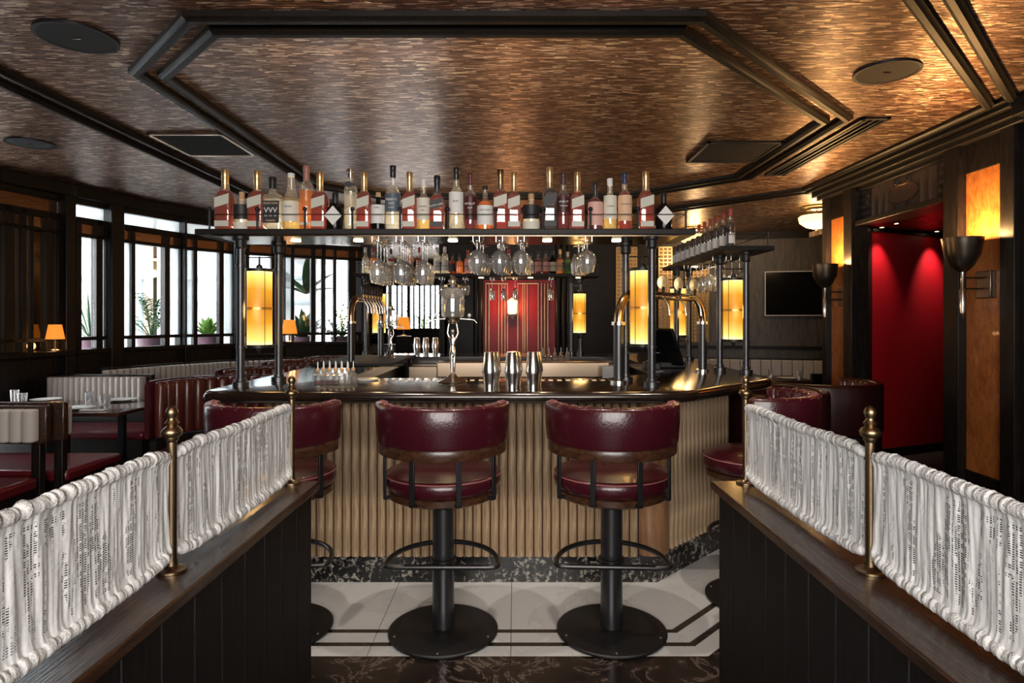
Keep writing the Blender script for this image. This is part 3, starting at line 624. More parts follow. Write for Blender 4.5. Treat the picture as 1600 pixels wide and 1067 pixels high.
# ------------------------------------------------------------------ overhead shelves
def poles(t, pts, zt):
    for (x, y) in pts:
        mb = MB().lathe([(.022, Z1+.03), (.022, zt)], 20, (x, y, 0)); o = mb.build('pole', 'steelpole', t, smooth=60)
        MB().lathe([(.045, Z1+.001), (.045, Z1+.03), (.03, Z1+.034), (.03, Z1+.05), (.022, Z1+.05)], 24, (x, y, 0)).build('flange', 'steelpole', o)
        for z in (1.36-.02, 1.80): MB().lathe([(.022, z), (.028, z), (.028, z+.012), (.022, z+.012)], 20, (x, y, 0)).build('clamp_ring', 'steelpole', o)
        MB().lathe([(.022, zt-.07), (.032, zt-.06), (.032, zt-.02), (.045, zt-.015), (.045, zt)], 24, (x, y, 0)).build('collar', 'black', o)
def gallery(t, pts, closed=False, z=2.01):
    pts = [Vector(p) for p in pts]
    for p in pts:
        o = MB().lathe([(.006, z), (.006, z+.105)], 10, (p.x, p.y, 0)).build('gallery_post', 'black', t)
        MB().lathe([(.013*math.sin(PI*k/8)+1e-4, z+.115-.013*math.cos(PI*k/8)) for k in range(9)], 12, (p.x, p.y, 0)).build('ball', 'black', o)
    MB().tube([(p.x, p.y, z+.085) for p in pts], .0025, 6).build('gallery_rail', 'black', t)
def under(t, pts, z, e=5):
    for (x, y) in pts:
        MB().lathe([(0, z-.006), (.028, z-.006), (.028, z)], 20, (x, y, 0)).build('downlight', 'bulb', t); spot('shelf_light', (x, y, z-.01), (x, y, 0), e, (1, .74, .42), 110, .02)
fs_ = thing('bottle_shelf', 'dark front bottle shelf on steel poles over the bar counter', 'shelf', (-.4, 3.7, Z1))
MB().box(-1.79, 1.01, 3.50, 3.95, 1.978, 2.01).build('shelf_board', 'ebony_h', fs_, .004); MB().box(-1.70, .92, 3.53, 3.92, 1.972, 1.978).build('underside_plate', 'bronze', fs_)
poles(fs_, [(-1.558, 3.56), (-1.455, 3.86), (.775, 3.47+.09), (.68, 3.86)], 1.972)
gallery(fs_, [(-1.72+.268*k, 3.53) for k in range(11)]+[(.96, 3.92)]); gallery(fs_, [(-1.72+.67*k, 3.92) for k in range(5)])
under(fs_, [(-.93, 3.72), (-.37, 3.72), (.19, 3.72), (.6, 3.72), (-1.3, 3.72)], 1.972, 7)
bs = thing('bottle_shelf', 'dark rear bottle shelf on poles at the back of the bar', 'shelf', (-.4, 7, Z1))
MB().box(-1.76, .93, 6.85, 7.18, 1.975, 2.01).build('shelf_board', 'ebony_h', bs, .004)
poles(bs, [(-1.64, 6.9), (-1.42, 7.1), (.62, 6.9), (.74, 7.1)], 1.975); gallery(bs, [(-1.72+.45*k, 6.88) for k in range(6)]+[(.90, 6.88)])
under(bs, [(-.38, 7.0), (.17, 7.0), (.7, 7.0), (-1.0, 7.0)], 1.975, 6)
def strip(t, x0, x1, y0, y1, z, e):
    MB().box(x0, x1, y0, y1, z, z+.006).build('light_strip', 'strip_glow', t)
    horizontal = (x1-x0) > (y1-y0); area('strip_light', ((x0+x1)/2, (y0+y1)/2, z+.012), ((x0+x1)/2, (y0+y1)/2-(.25 if horizontal else 0), z+1), x1-x0 if horizontal else .02, .02 if horizontal else y1-y0, e, (1, .78, .5))
M['strip_glow'] = simple('led_strip', (1, .9, .7), .5, emit=(1, .8, .5), es=6)
strip(fs_, -1.70, .93, 3.70, 3.712, 2.0105, 13); strip(bs, -1.70, .88, 7.08, 7.095, 2.0105, 8)
rs = thing('bottle_shelf', 'dark side bottle shelf on poles over the doorway side of the bar', 'shelf', (1.6, 5, Z1))
MB().box(1.43, 1.78, 4.30, 6.1, 1.978, 2.01).build('shelf_board', 'ebony_h', rs, .004)
poles(rs, [(1.52, 4.66), (1.63, 4.43), (1.48, 5.75), (1.65, 5.95)], 1.978); gallery(rs, [(1.75, 6.0), (1.75, 5.2), (1.75, 4.34), (1.47, 4.34)])
under(rs, [(1.6, 4.9), (1.6, 5.6)], 1.978, 6)
# lanterns
lt = thing('lantern', 'amber glass cylinder lantern between the poles at the window end of the front shelf', 'lantern', (0, 0, 0), group='amber bar lanterns')
MB().lathe([(.0715, 0), (.0715, .43)], 40).build('shade', 'lampshade', lt, smooth=60)
for z in (-.018, .43): MB().lathe([(0, z), (.076, z), (.076, z+.018), (0, z+.018)], 32).build('cap', 'black', lt)
MB().lathe([(.0745, .212), (.0745, .218)], 32).build('band', 'brass', lt); MB().lathe([(.0745, .205), (.0745, .208)], 32).build('band', 'brass', lt)
for a in (45, 135, 225, 315): MB().tube([(.076*math.cos(R(a)), .076*math.sin(R(a)), -.01), (.076*math.cos(R(a)), .076*math.sin(R(a)), .44)], .002, 6).build('side_wire', 'black', lt)
MB().lathe([(.0, .445), (.018, .45), (.018, .465), (.006, .475), (.006, .52)], 14).build('top_knob', 'black', lt); MB().lathe([(.006, -.05), (.014, -.03), (.014, -.018)], 12).build('bottom_knob', 'black', lt)
for z in (.515, -.055): MB().tube([(-.09, -.0, z), (.10, .0, z)], .004, 8).build('bracket_bar', 'steelpole', lt)
lamps = [(-1.513, 3.71, 1.355, None), (.755, 3.72, 1.36, 'amber cylinder lantern between the poles nearest the two middle stools'), (1.60, 4.60, 1.36, 'amber cylinder lantern on the side shelf poles nearest the television'), (.71, 6.95, 1.36, 'small distant amber lantern at the end of the rear shelf'),
         (1.52, 5.85, 1.36, 'distant amber lantern behind the curved beer tap pipe'), (-1.52, 7.0, 1.36, 'distant amber lantern at the window end of the rear shelf')]
for i, (x, y, z, lab) in enumerate(lamps):
    if i == 0: lt.location = (x, y, z); o = lt
    else: o = dup(lt, (x, y, z), 0, lab)
    point('lantern_light', (x, y-.12, z+.2), 2.2, (1, .58, .2), .07)
# ------------------------------------------------------------------ bottles
def sect(w_, d_, z, n, seg_=24, cx=0, cy=0):
    out = []
    for k in range(seg_):
        a = 2*PI*(k+.5)/seg_; c, s = math.cos(a), math.sin(a); out.append((cx+w_*math.copysign(abs(c)**(2/n), c), cy+d_*math.copysign(abs(s)**(2/n), s), z))
    return out
SHAPES = {  # (z fraction, half-width fraction, squareness) up to the mouth
 'square': [(0, .92, 6), (.02, 1, 6), (.54, 1, 6), (.59, .95, 4), (.63, .80, 3), (.67, .60, 2), (.70, .48, 2), (.78, .41, 2), (1, .39, 2)],
 'round': [(0, .93, 2), (.02, 1, 2), (.52, 1, 2), (.58, .97, 2), (.64, .8, 2), (.69, .5, 2), (.74, .38, 2), (1, .36, 2)],
 'slim': [(0, .93, 2), (.02, 1, 2), (.66, 1, 2), (.71, .92, 2), (.75, .65, 2), (.79, .44, 2), (1, .42, 2)],
 'squat': [(0, .95, 2), (.03, 1, 2), (.50, 1, 2), (.58, .93, 2), (.65, .65, 2), (.70, .33, 2), (1, .30, 2)],
 'flask': [(0, .95, 5), (.03, 1, 5), (.60, 1, 5), (.66, .95, 5), (.70, .6, 3), (.73, .36, 2), (1, .34, 2)],
 'cone': [(0, .93, 2), (.02, 1, 2), (.48, 1, 2), (.55, .92, 2), (.65, .66, 2), (.76, .45, 2), (1, .36, 2)]}
def bottle(name, label, X, Y, Z, H, W, shape, liq, capmat, capfrac, labels, lvl=.6, txt=None, group=None, depth=None):
    t = thing(name, label, 'bottle', (0, 0, 0), group=group); sh = SHAPES[shape]; hw = W/2; dp = depth or hw; top = H*.985
    rr = [sect(hw*f, (dp if n > 3 else dp)*f, z*top, n) for z, f, n in sh]
    if liq == 'dark': MB().rings(rr).build('glass', L['dark'], t, smooth=50)
    else:
        MB().rings(rr).build('glass', 'bottleglass', t, smooth=50)
        ls = [(z, f, n) for z, f, n in sh if z <= lvl+.001]; nx = [q for q in sh if q[0] > lvl]
        if nx and ls:
            a, c = ls[-1], nx[0]; tt = (lvl-a[0])/(c[0]-a[0]); ls.append((lvl, a[1]+(c[1]-a[1])*tt, c[2]))
        MB().rings([sect(hw*f*.93, dp*f*.93, max(.006, z*top), n) for z, f, n in ls]).build('liquid', L[liq], t, smooth=50)
    nr = hw*sh[-1][1]+.0015
    cz0 = H*(1-capfrac); pr = [(nr, cz0), (nr, cz0+(H-cz0)*.6), (nr*1.06, cz0+(H-cz0)*.62), (nr*1.06, H-.003), (nr*.95, H)]
    MB().lathe(pr, 18).build('cap', capmat, t)
    for (kind, z0, z1, mt) in labels:
        sq = shape in ('square', 'flask'); yf = -dp-.001
        if kind == 'slant':
            a = hw*.86; mb = MB().add([(-a, yf, z0*H), (a, yf, (z0+.07)*H), (a, yf, (z1+.07)*H), (-a, yf, z1*H), (-a, yf+.002, z0*H), (a, yf+.002, (z0+.07)*H), (a, yf+.002, (z1+.07)*H), (-a, yf+.002, z1*H)], [(0, 1, 2, 3), (4, 7, 6, 5), (0, 4, 5, 1), (3, 2, 6, 7), (0, 3, 7, 4), (1, 5, 6, 2)])
        elif kind == 'diamond':
            r_ = hw*.98; zc = (z0+z1)/2*H; hh = (z1-z0)/2*H; q = [(-r_, 0), (0, -hh), (r_, 0), (0, hh)]
            mb = MB(); ring = lambda y_: [(x_, y_, zc+z_) for x_, z_ in q]; mb.rings([ring(yf-.002), ring(yf+.006)])
        elif sq: mb = MB().box(-hw*.84, hw*.84, yf-.0005, yf+.0015, z0*H, z1*H)
        else:
            mb = MB(); rg_ = []; 
            for z in (z0*H, z1*H):
                rg_.append([((hw+.0012)*math.sin(R(a)), -(dp+.0012)*math.cos(R(a)), z) for a in range(-72, 73, 12)])
            mb.rings(rg_, False, False)
        mb.build('label', mt, t)
    if txt:
        for (s_, zf, size, mt, tilt) in txt:
            yy = -dp-.0035-(0 if shape in ('square', 'flask') else .001)
            text(s_, size, mt, t, Matrix.Translation((0, yy, zf*H)) @ Matrix.Rotation(R(90), 4, 'X') @ Matrix.Rotation(R(tilt), 4, 'Z'))
    t.location = (X, Y, Z); t.rotation_euler = (0, 0, 0); return t
SH = 2.0105; D0 = 3.60
def fb(px, top, wpx, *a, **k):
    X = (px-805)*D0/F; H = 1.5+(500-top)*(D0)/F-SH; W = wpx*D0/F; return X, H, W
jw = None
def scotch(px, top, wpx, lab, bandmat='papergrey', cap='goldcap', liq='amber', shape='square', txt=None, lower=True):
    X, H, W = fb(px, top, wpx)
    return bottle('whisky_bottle', lab, X, D0, SH, H, W, shape, liq, cap, .33, [('slant', .36, .52, bandmat)]+([('band', .06, .15, bandmat)] if lower else []), .655, txt, 'bottles on the front shelf')
scotch(352, 265, 26, 'amber square bottle, slanted pale label and gold neck, at the shelf end by the windows')
scotch(402, 267, 25, 'amber square bottle, slanted pale label, second of its kind from the window end')
scotch(500, 269, 24, 'amber square bottle with slanted pale label, between orange frosted and black diamond bottles')
scotch(569, 269, 22, 'amber square bottle with slanted pale label, next to the tall chrome-topped vodka bottle')
scotch(640, 269, 22, 'amber square bottle with slanted pale label, beside the slate-labelled clear bottle')
scotch(803, 269, 21, 'amber square bottle with slanted pale label, just before the tiny black-labelled bottle')
scotch(902, 269, 22, 'amber square bottle with slanted pale label, next to the small black-capped red bottle')
scotch(1009, 268, 24, 'amber square bottle with slanted pale label, next to the black diamond-label bottle at doorway end')
scotch(782, 265, 23, 'amber bottle with dull brown cap and wide pale slanted label', cap='brass', lower=False)
scotch(683, 275, 23, 'orange-red square bottle with a black slanted label and black cap', 'paperblack', 'capblack', 'amber', txt=[('BLACK LABEL', .45, .0135, 'inklight', 12)])
scotch(859, 261, 23, 'tallest dark square bottle with black slanted label and gold neck', 'paperblack', 'goldcap', 'navy')
def fbot(name, lab, px, top, wpx, shape, liq, cap, cf, labels, lvl=.6, txt=None, dy=0, depth=None):
    X, H, W = fb(px, top, wpx); return bottle(name, lab, X, D0+dy, SH, H, W, shape, liq, cap, cf, labels, lvl, txt, 'bottles on the front shelf', depth)
fbot('gin_bottle', 'short clear bottle with dark round label and pale wooden stopper near window end', 378, 300, 24, 'squat', 'clear', 'cork', .2, [('b', .28, .66, 'paperblack'), ('b', .03, .2, 'paper')], .5)
fbot('gin_bottle', 'wide clear square bottle with large black label and black stopper', 426, 277, 31, 'flask', 'clear', 'capblack', .22, [('b', .14, .55, 'paperblack')], .6, [('DEAD MAN', .50, .016, 'papercream', 0), ('VVV', .37, .042, 'inklight', 0), ('W W W', .27, .02, 'inklight', 0), ('FINGERS', .18, .014, 'papercream', 0)], 0, .028)
fbot('tequila_bottle', 'pale golden bottle with clear tapering neck', 455, 271, 27, 'cone', 'pale', 'capwhite', .06, [('b', .15, .5, 'paper')], .52, [('OCHO', .4, .014, 'inkdark', 0)])
fbot('liqueur_bottle', 'frosted orange bottle with a brown-pink cap', 479, 259, 22, 'slim', 'orange', simple('pink_brown_cap', (.35, .16, .12), .35), .22, [('b', .08, .12, 'paper')], .62)
for k, (px, s) in enumerate([(524, 'beside the chrome-topped vodka bottle'), (1037, 'at the doorway end of the shelf')]): fbot('gin_bottle', 'black squat bottle with white diamond label '+s, px, 301, 27, 'squat', 'dark', 'capblack', .28, [('diamond', .12, .62, 'paperwhite')])
fbot('vodka_bottle', 'tall clear vodka bottle with silver cap and round dark badge', 548, 264, 21, 'slim', 'clear', 'chrome', .15, [('diamond', .68, .78, 'paperblack')], .62)
fbot('whisky_bottle', 'short dark bottle with white paper label and cork', 591, 301, 22, 'squat', 'dark', 'cork', .12, [('b', .18, .66, 'paperwhite')], .6, [('KYRO', .58, .012, 'inkdark', 0)])
fbot('rum_bottle', 'tall clear bottle with slate label and black-ringed cap', 614, 259, 24, 'round', 'clear', 'capblack', .18, [('b', .28, .56, 'paperblue')], .5, [("PERRY'S", .46, .018, 'inklight', 0), ('TOT', .40, .018, 'inklight', 0), ('NAVY', .34, .012, 'inklight', 0)])
fbot('vodka_bottle', 'clear bottle with cream label and white cap beside black slanted label bottle', 662, 280, 22, 'round', 'pale', 'capwhite', .14, [('b', .2, .62, 'paper')], .5, [('GARDEN', .45, .011, 'inkdark', 0), ('GIN', .38, .011, 'inkdark', 0)])
fbot('vodka_bottle', 'tall clear bottle with black ribbed cap and white label', 713, 262, 23, 'round', 'clear', 'capblack', .19, [('b', .27, .6, 'paperwhite')], .55, [('BON', .45, .014, 'inkdark', 0)])
fbot('whisky_bottle', 'dark red bottle with maroon cap lettered AMRUT in white', 735, 271, 22, 'round', 'red', simple('maroon_cap', (.10, .02, .02), .4), .2, [('b', .18, .58, simple('maroon_label', (.07, .012, .012), .4))], .62, [('AMRUT', .45, .018, 'inklight', 0), ('RUM', .38, .013, 'inklight', 0)])
fbot('whisky_bottle', 'rounded orange bottle with white label and short black stopper', 758, 291, 25, 'squat', 'gold', 'capblack', .08, [('b', .12, .55, 'paperwhite')], .66, [('WESTWARD', .44, .011, 'inkdark', 0)])
fbot('gin_bottle', 'short clear bottle with black round label and gold stopper in mid shelf', 830, 303, 27, 'squat', 'clear', 'cork', .16, [('b', .3, .68, 'paperblack'), ('b', .02, .24, 'paper')], .5)
fbot('whisky_bottle', 'dark amber bottle with brown cap and dark lettered label', 880, 270, 22, 'round', 'red', simple('brown_cap', (.07, .03, .035), .4), .2, [('b', .30, .56, simple('brown_label', (.06, .02, .02), .4))], .62, [('AMRUT', .48, .016, 'inklight', 0), ('FUSION', .41, .012, 'inklight', 0)])
fbot('bitters_bottle', 'small red round bottle with long black cap', 930, 285, 24, 'squat', 'red', 'capblack', .3, [('b', .1, .58, 'paperred')], .68)
fbot('gin_bottle', 'clear bottle with cream label and white cap beside the navy-capped bottle', 953, 279, 21, 'round', 'pale', 'capwhite', .13, [('b', .22, .66, 'paper')], .4, [('GARDEN', .45, .010, 'inkdark', 0)])
fbot('whisky_bottle', 'amber bottle with apricot label and navy cap', 976, 270, 22, 'round', 'amber', 'capblue', .19, [('b', .16, .60, 'papercream')], .66, [('LAWRENNY', .44, .011, 'inkdark', 0)])
# red-capped bottles on side shelf
rb = bottle('beer_bottle', 'dark bottle with red foil cap and white label on side shelf, nearest in the row', 0, 0, 0, .275, .062, 'round', 'navy', 'capred', .2, [('b', .10, .36, 'paperwhite')], .66, None, 'red-capped bottles on the side shelf')
for k in range(11):
    X, Y = 1.515, 4.42+.15*k
    if k == 0: rb.location = (X, Y, SH)
    else: dup(rb, (X, Y, SH), rnd.uniform(-.3, .3), 'dark red-capped bottle, number %d back from the near end of the side shelf row' % (k+1) if False else 'dark red-capped bottle, %s from the near end of the side shelf' % ['', 'second', 'third', 'fourth', 'fifth', 'sixth', 'seventh', 'eighth', 'ninth', 'tenth', 'farthest'][k])
# rear shelf bottles
rear = [(571, 'clear', 'round', 'capwhite', None, .30, 'clear bottle at the window end of the rear shelf'), (583, 'orange', 'round', 'capred', 'paperred', .30, 'orange bottle near the window end of the rear shelf'), (598, 'dark', 'round', 'capblack', 'paper', .26, 'dark bottle behind the hanging glasses at the window end'), (611, 'amber', 'round', 'capblack', 'paper', .28, 'amber bottle behind the first hanging wine glasses'),
 (625, 'clear', 'round', 'capwhite', 'paperblue', .3, 'clear bottle with blue label behind the hanging wine glasses'), (641, 'gold', 'round', 'goldcap', 'paperred', .3, 'golden bottle behind the second cluster of wine glasses'), (655, 'red', 'round', 'capred', None, .3, 'red bottle behind the third cluster of wine glasses'),
 (683, 'clear', 'slim', 'capwhite', 'paperwhite', .30, 'first of two tall clear bottles on the rear shelf'), (695, 'clear', 'slim', 'capwhite', 'paperwhite', .31, 'second of two tall clear bottles on the rear shelf'), (707, 'amber', 'squat', 'capblack', 'paperblack', .24, 'short dark amber bottle after the two tall clear ones'), (718, 'orange', 'squat', 'capblack', None, .23, 'short bright orange bottle on the rear shelf'),
 (731, 'pink', 'round', 'capred', 'paperred', .27, 'pink bottle beside the first hanging goblets'), (760, 'gold', 'squat', 'cork', 'papercream', .22, 'small golden bottle between hanging goblets'), (795, 'red', 'round', 'capred', 'paperwhite', .28, 'red bottle between second and third hanging goblets'), (829, 'clear', 'squat', 'capblack', 'paperwhite', .24, 'clear bottle just past the third hanging goblet'), (841, 'red', 'round', 'capblack', 'paperred', .27, 'red bottle with pink label, first of a pair'),
 (853, 'red', 'round', 'capblack', 'paperred', .275, 'red bottle with pink label, second of a pair'), (864, 'dark', 'round', 'capblack', 'paper', .27, 'black bottle with cream label on the rear shelf'), (875, 'orange', 'round', 'goldcap', 'papercream', .28, 'orange bottle next to the green one'), (887, 'green', 'round', 'capwhite', 'green1', .25, 'bright green bottle on the rear shelf'), (899, 'pink', 'round', 'capwhite', 'paperred', .22, 'pinkish bottle beside the green bottle'), (915, 'clear', 'round', 'capwhite', 'paper', .24, 'clear bottle behind the last hanging goblets')]
for (px, lq, sh, cp_, lb, H, lab) in rear:
    bottle('spirit_bottle', lab, (px-805)*7.0/F, 7.0, 2.0105, H, .078, sh, lq, cp_, .2, [('b', .12, .5, lb)] if lb else [], .6, None, 'bottles on the rear shelf')
# ------------------------------------------------------------------ hanging glasses
def glass(name, label, prof, grp):
    t = thing(name, label, 'glass', group=grp); k1 = prof['bowl']; b_ = MB().lathe(k1, 20).build('bowl', 'crystal', t, smooth=60)
    MB().lathe(prof['stem'], 10).build('stem', 'crystal', t, smooth=60); MB().lathe(prof['foot'], 20).build('foot', 'crystal', t, smooth=60); return t
WG = dict(foot=[(0, 0), (.034, -.001), (.034, -.003), (.005, -.008)], stem=[(.005, -.008), (.0035, -.04), (.0035, -.08), (.006, -.10)], bowl=[(.004, -.10), (.022, -.108), (.038, -.13), (.043, -.16), (.040, -.195), (.034, -.225), (.033, -.225), (.039, -.195), (.042, -.16), (.037, -.131), (.02, -.11), (0, -.104)])
GG = dict(foot=[(0, 0), (.036, -.001), (.036, -.003), (.006, -.01)], stem=[(.006, -.01), (.005, -.03), (.008, -.05)], bowl=[(.006, -.05), (.03, -.058), (.048, -.085), (.052, -.115), (.046, -.15), (.038, -.18), (.037, -.18), (.045, -.15), (.051, -.115), (.047, -.086), (.029, -.06), (0, -.054)])
FG = dict(foot=[(0, 0), (.032, -.001), (.032, -.003), (.005, -.008)], stem=[(.005, -.008), (.004, -.05), (.005, -.10)], bowl=[(.005, -.10), (.02, -.115), (.03, -.15), (.032, -.19), (.028, -.235), (.027, -.235), (.031, -.19), (.029, -.15), (.019, -.117), (0, -.105)])
wg = glass('wine_glass', 'x', WG, 'wine glasses hanging under the front shelf'); gg = glass('goblet_glass', 'x', GG, 'goblets hanging under the front shelf'); fg = glass('small_glass', 'x', FG, 'stemmed glasses hanging under the rear shelf')
used = set()
def put(src, loc, label, group, sc=1):
    if src.name not in used: used.add(src.name); src.location = loc; src.rotation_euler = (0, 0, 0); src['label'] = label; src['group'] = group; src.scale = (sc,)*3; return src
    return dup(src, loc, 0, label, group, scale=(sc,)*3)
ordn = ['nearest', 'second', 'third', 'fourth', 'farthest']
def rack(parent, x, y0, y1, z):
    for dx in (-.018, .018):
        MB().tube([(x+dx, y0, z), (x+dx, y0, z-.028), (x+dx, y1, z-.028), (x+dx, y1, z)], .002, 6).build('rack_wire', 'chrome', parent)
for gi, (x, n, dy, nmx) in enumerate([(-.79, 4, .09, 'first'), (-.655, 5, .075, 'second'), (-.53, 3, .09, 'third')]):
    for k in range(n): put(wg, (x, 3.6+dy*k, 1.955), 'hanging wine glass, %s one in the %s row from the windows' % (ordn[k] if k < n-1 else 'farthest', nmx), 'wine glasses hanging under the front shelf', 1.08)
    rack(fs_, x, 3.54, 3.93, 1.972)
for gi, (x, nmx) in enumerate([(-.22, 'first'), (-.09, 'second'), (.032, 'third'), (.415, 'last')]):
    for k in range(3): put(gg, (x+(.012*k if gi < 3 else -.012*k), 3.62+.12*k, 1.955), 'hanging cut-glass goblet, %s in the %s goblet row' % (['nearest', 'middle', 'farthest'][k], nmx), 'goblets hanging under the front shelf')
    rack(fs_, x, 3.54, 3.93, 1.972)
for gi, px in enumerate((690, 709, 727)):
    x = (px-805)*6.95/F; put(gg, (x, 6.95, 1.955), 'goblet under the rear shelf over the silver fountain, %s of three' % ['first', 'second', 'third'][gi], 'goblets hanging under the rear shelf'); rack(bs, x, 6.88, 7.1, 1.972)
for gi, px in enumerate((769, 787, 805, 861)):
    x = (px-805)*6.95/F; put(fg, (x, 6.95, 1.955), 'narrow stemmed glass before the crimson panel, %s from the fountain' % ['first', 'second', 'third', 'fourth and separate one'][gi], 'stemmed glasses hanging under the rear shelf'); rack(bs, x, 6.88, 7.1, 1.972)
for gi, (x, y0) in enumerate([(1.50, 4.85), (1.60, 4.85), (1.70, 4.75)]):
    for k in range(4): put(wg, (x, y0+.17*k, 1.955), 'wine glass under the side shelf, %s in the %s row' % (['nearest', 'second', 'third', 'farthest'][k], ['inner', 'middle', 'outer'][gi]), 'wine glasses hanging under the side shelf')
    rack(rs, x, 4.7, 5.5, 1.978)
# ------------------------------------------------------------------ on the counter
def shaker(label, X, Y, H, grp, sc=1):
    t = thing('cocktail_shaker', label, 'shaker', (X, Y, Z1), group=grp); c = (X, Y, Z1)
    MB().lathe([(.030, .001), (.040, .10*H/.2), (.041, .11*H/.2)], 28, c).build('small_tin', 'chrome', t, smooth=60)
    MB().lathe([(.0415, .085*H/.2), (.042, .10*H/.2), (.030, H-.004), (.028, H), (0, H)], 28, c).build('large_tin', 'chrome', t, smooth=60); return t
for i, px in enumerate((765, 800, 833)):
    X = (px-805)*3.46/F; shaker('steel cocktail shaker, front one of the %s pair on the counter' % ['first', 'middle', 'last'][i], X, 3.46, .205, 'steel shakers on the counter')
    shaker('steel cocktail shaker, rear one of the %s pair on the counter' % ['first', 'middle', 'last'][i], X+.018, 3.585, .20, 'steel shakers on the counter')
for i, px in enumerate((651, 665, 680)): shaker('steel cocktail shaker on the back counter, %s of three from the windows' % ['first', 'second', 'third'][i], (px-805)*6.7/F, 6.72, .19, 'steel shakers on the back counter')
def fountain(label, X, Y, sc=1.0):
    t = thing('absinthe_fountain', label, 'drink fountain', (0, 0, 0))
    MB().lathe([(0, 0), (.085, .0), (.088, .008), (.075, .016), (.05, .026), (.03, .04), (.018, .05), (.014, .056)], 28).build('base', 'silver', t)
    # figure: one continuous skinned body of a woman with raised arms
    J = [((0, 0, .19), .019), ((0, 0, .225), .0145), ((0, 0, .262), .019), ((0, 0, .285), .007), ((0, -.002, .298), .0075), ((0, -.002, .313), .0125), ((0, 0, .326), .009),
         ((.021, 0, .274), .0075), ((.032, 0, .30), .006), ((.027, 0, .335), .005), ((.022, 0, .362), .005), ((-.021, 0, .274), .0075), ((-.032, 0, .30), .006), ((-.027, 0, .335), .005), ((-.022, 0, .362), .005),
         ((.009, 0, .165), .014), ((.008, -.006, .11), .0095), ((.008, .002, .055), .006), ((-.009, 0, .165), .014), ((-.007, .003, .11), .0095), ((-.008, .004, .055), .006)]
    E = [(0, 1), (1, 2), (2, 3), (3, 4), (4, 5), (5, 6), (2, 7), (7, 8), (8, 9), (9, 10), (2, 11), (11, 12), (12, 13), (13, 14), (0, 15), (15, 16), (16, 17), (0, 18), (18, 19), (19, 20)]
    me = bpy.data.meshes.new('figure'); me.from_pydata([j[0] for j in J], E, []); me.materials.append(M['silver']); o = bpy.data.objects.new('figure', me); COL.objects.link(o); o.parent = t
    md = o.modifiers.new('skin', 'SKIN'); md.use_smooth_shade = True
    for i, j in enumerate(J): me.skin_vertices[0].data[i].radius = (j[1], j[1]); me.skin_vertices[0].data[i].use_root = (i == 0)
    s_ = o.modifiers.new('sub', 'SUBSURF'); s_.levels = 2; s_.render_levels = 2
    MB().lathe([(0, .358), (.02, .36), (.032, .37), (.03, .375), (.045, .385), (.05, .392), (.0, .392)], 24).build('stand', 'silver', t)
    jr = [(.055, .395), (.068, .40), (.070, .43), (.072, .50), (.068, .55), (.05, .575), (.046, .58), (.044, .58)]
    MB().lathe(jr+[(r-.003, z) for r, z in jr[::-1]], 26).build('jar', 'crystal', t, smooth=60); MB().lathe([(0, .402), (.064, .402), (.066, .43), (.067, .47), (0, .47)], 24).build('water', L['clear'], t)
    MB().lathe([(.052, .578), (.054, .59), (.03, .60), (.022, .61), (.032, .62), (.02, .63), (.01, .64), (.014, .65), (0, .66)], 24).build('lid', 'silver', t)
    for k in range(4):
        a = R(5+90*k); c, s = math.cos(a), math.sin(a); tp = MB().tube([(.03*c, .03*s, .388), (.10*c, .10*s, .384), (.13*c, .13*s, .380), (.145*c, .145*s, .362)], [.006, .006, .005, .0045], 10).build('tap', 'silver', t)
        MB().tube([(.10*c, .10*s, .384), (.10*c, .10*s, .40)], .004, 8).build('valve', 'silver', tp); MB().lathe([(0, .398), (.008, .40), (.011, .408), (.008, .417), (0, .42)], 10, (.10*c, .10*s, 0)).build('handle', 'porcelain', tp)
    t.location = (X, Y, Z1); t.scale = (sc,)*3; return t
fountain('silver absinthe fountain held up by a female figurine, at the front counter', (708-805)*3.82/F, 3.80, 1.0)
fountain('silver figurine fountain farther back beside the window-side taps', (611-805)*6.0/F, 6.0, .82)
def bitters(X, Y, label, grp, Z=Z1, sc=1, liq='clear'):
    t = thing('bitters_bottle', label, 'bottle', (0, 0, 0), group=grp)
    MB().lathe([(.024, 0), (.027, .005), (.027, .055), (.022, .062), (.012, .068), (.010, .078)], 8).build('bottle', 'crystal', t, smooth=20); MB().lathe([(.022, .004), (.022, .022), (0, .022)], 12).build('liquid', L[liq], t)
    MB().lathe([(0, .074), (.010, .077), (.0135, .087), (.010, .097), (0, .10)], 12).build('stopper', 'cork', t); MB().lathe([(.004, .097), (.0032, .13), (.001, .142)], 8).build('spout', 'capwhite', t)
    t.location = (X, Y, Z); t.scale = (sc,)*3; return t
for k in range(6):
    for r_ in range(2):
        bitters((507+9.2*k-805)*3.85/F+r_*.012, 3.72+r_*.07, 'cut-glass dasher bottle on the front counter, %s from the windows, %s row' % (['first', 'second', 'third', 'fourth', 'fifth', 'sixth'][k], ['front', 'back'][r_]), 'dasher bottles on the front counter', liq='red' if k < 4 and r_ == 0 else 'clear', sc=.95)
for k in range(5): bitters((848+9.3*k-805)*6.3/F, 6.25, 'small dasher bottle on the back counter, %s from the fountain side' % ['first', 'second', 'third', 'fourth', 'fifth'][k], 'dasher bottles on the back counter', Z=1.075, sc=1.1, liq='pink')
t = MB().lathe([(0, Z1+.001), (.075, Z1+.003), (.08, Z1+.012), (.0, Z1+.012)], 28, ((572-805)*3.95/F, 3.95, 0)).build('white_coaster', 'porcelain', None); tag(t, 'round white dish on the counter beside the dasher bottles', 'dish')
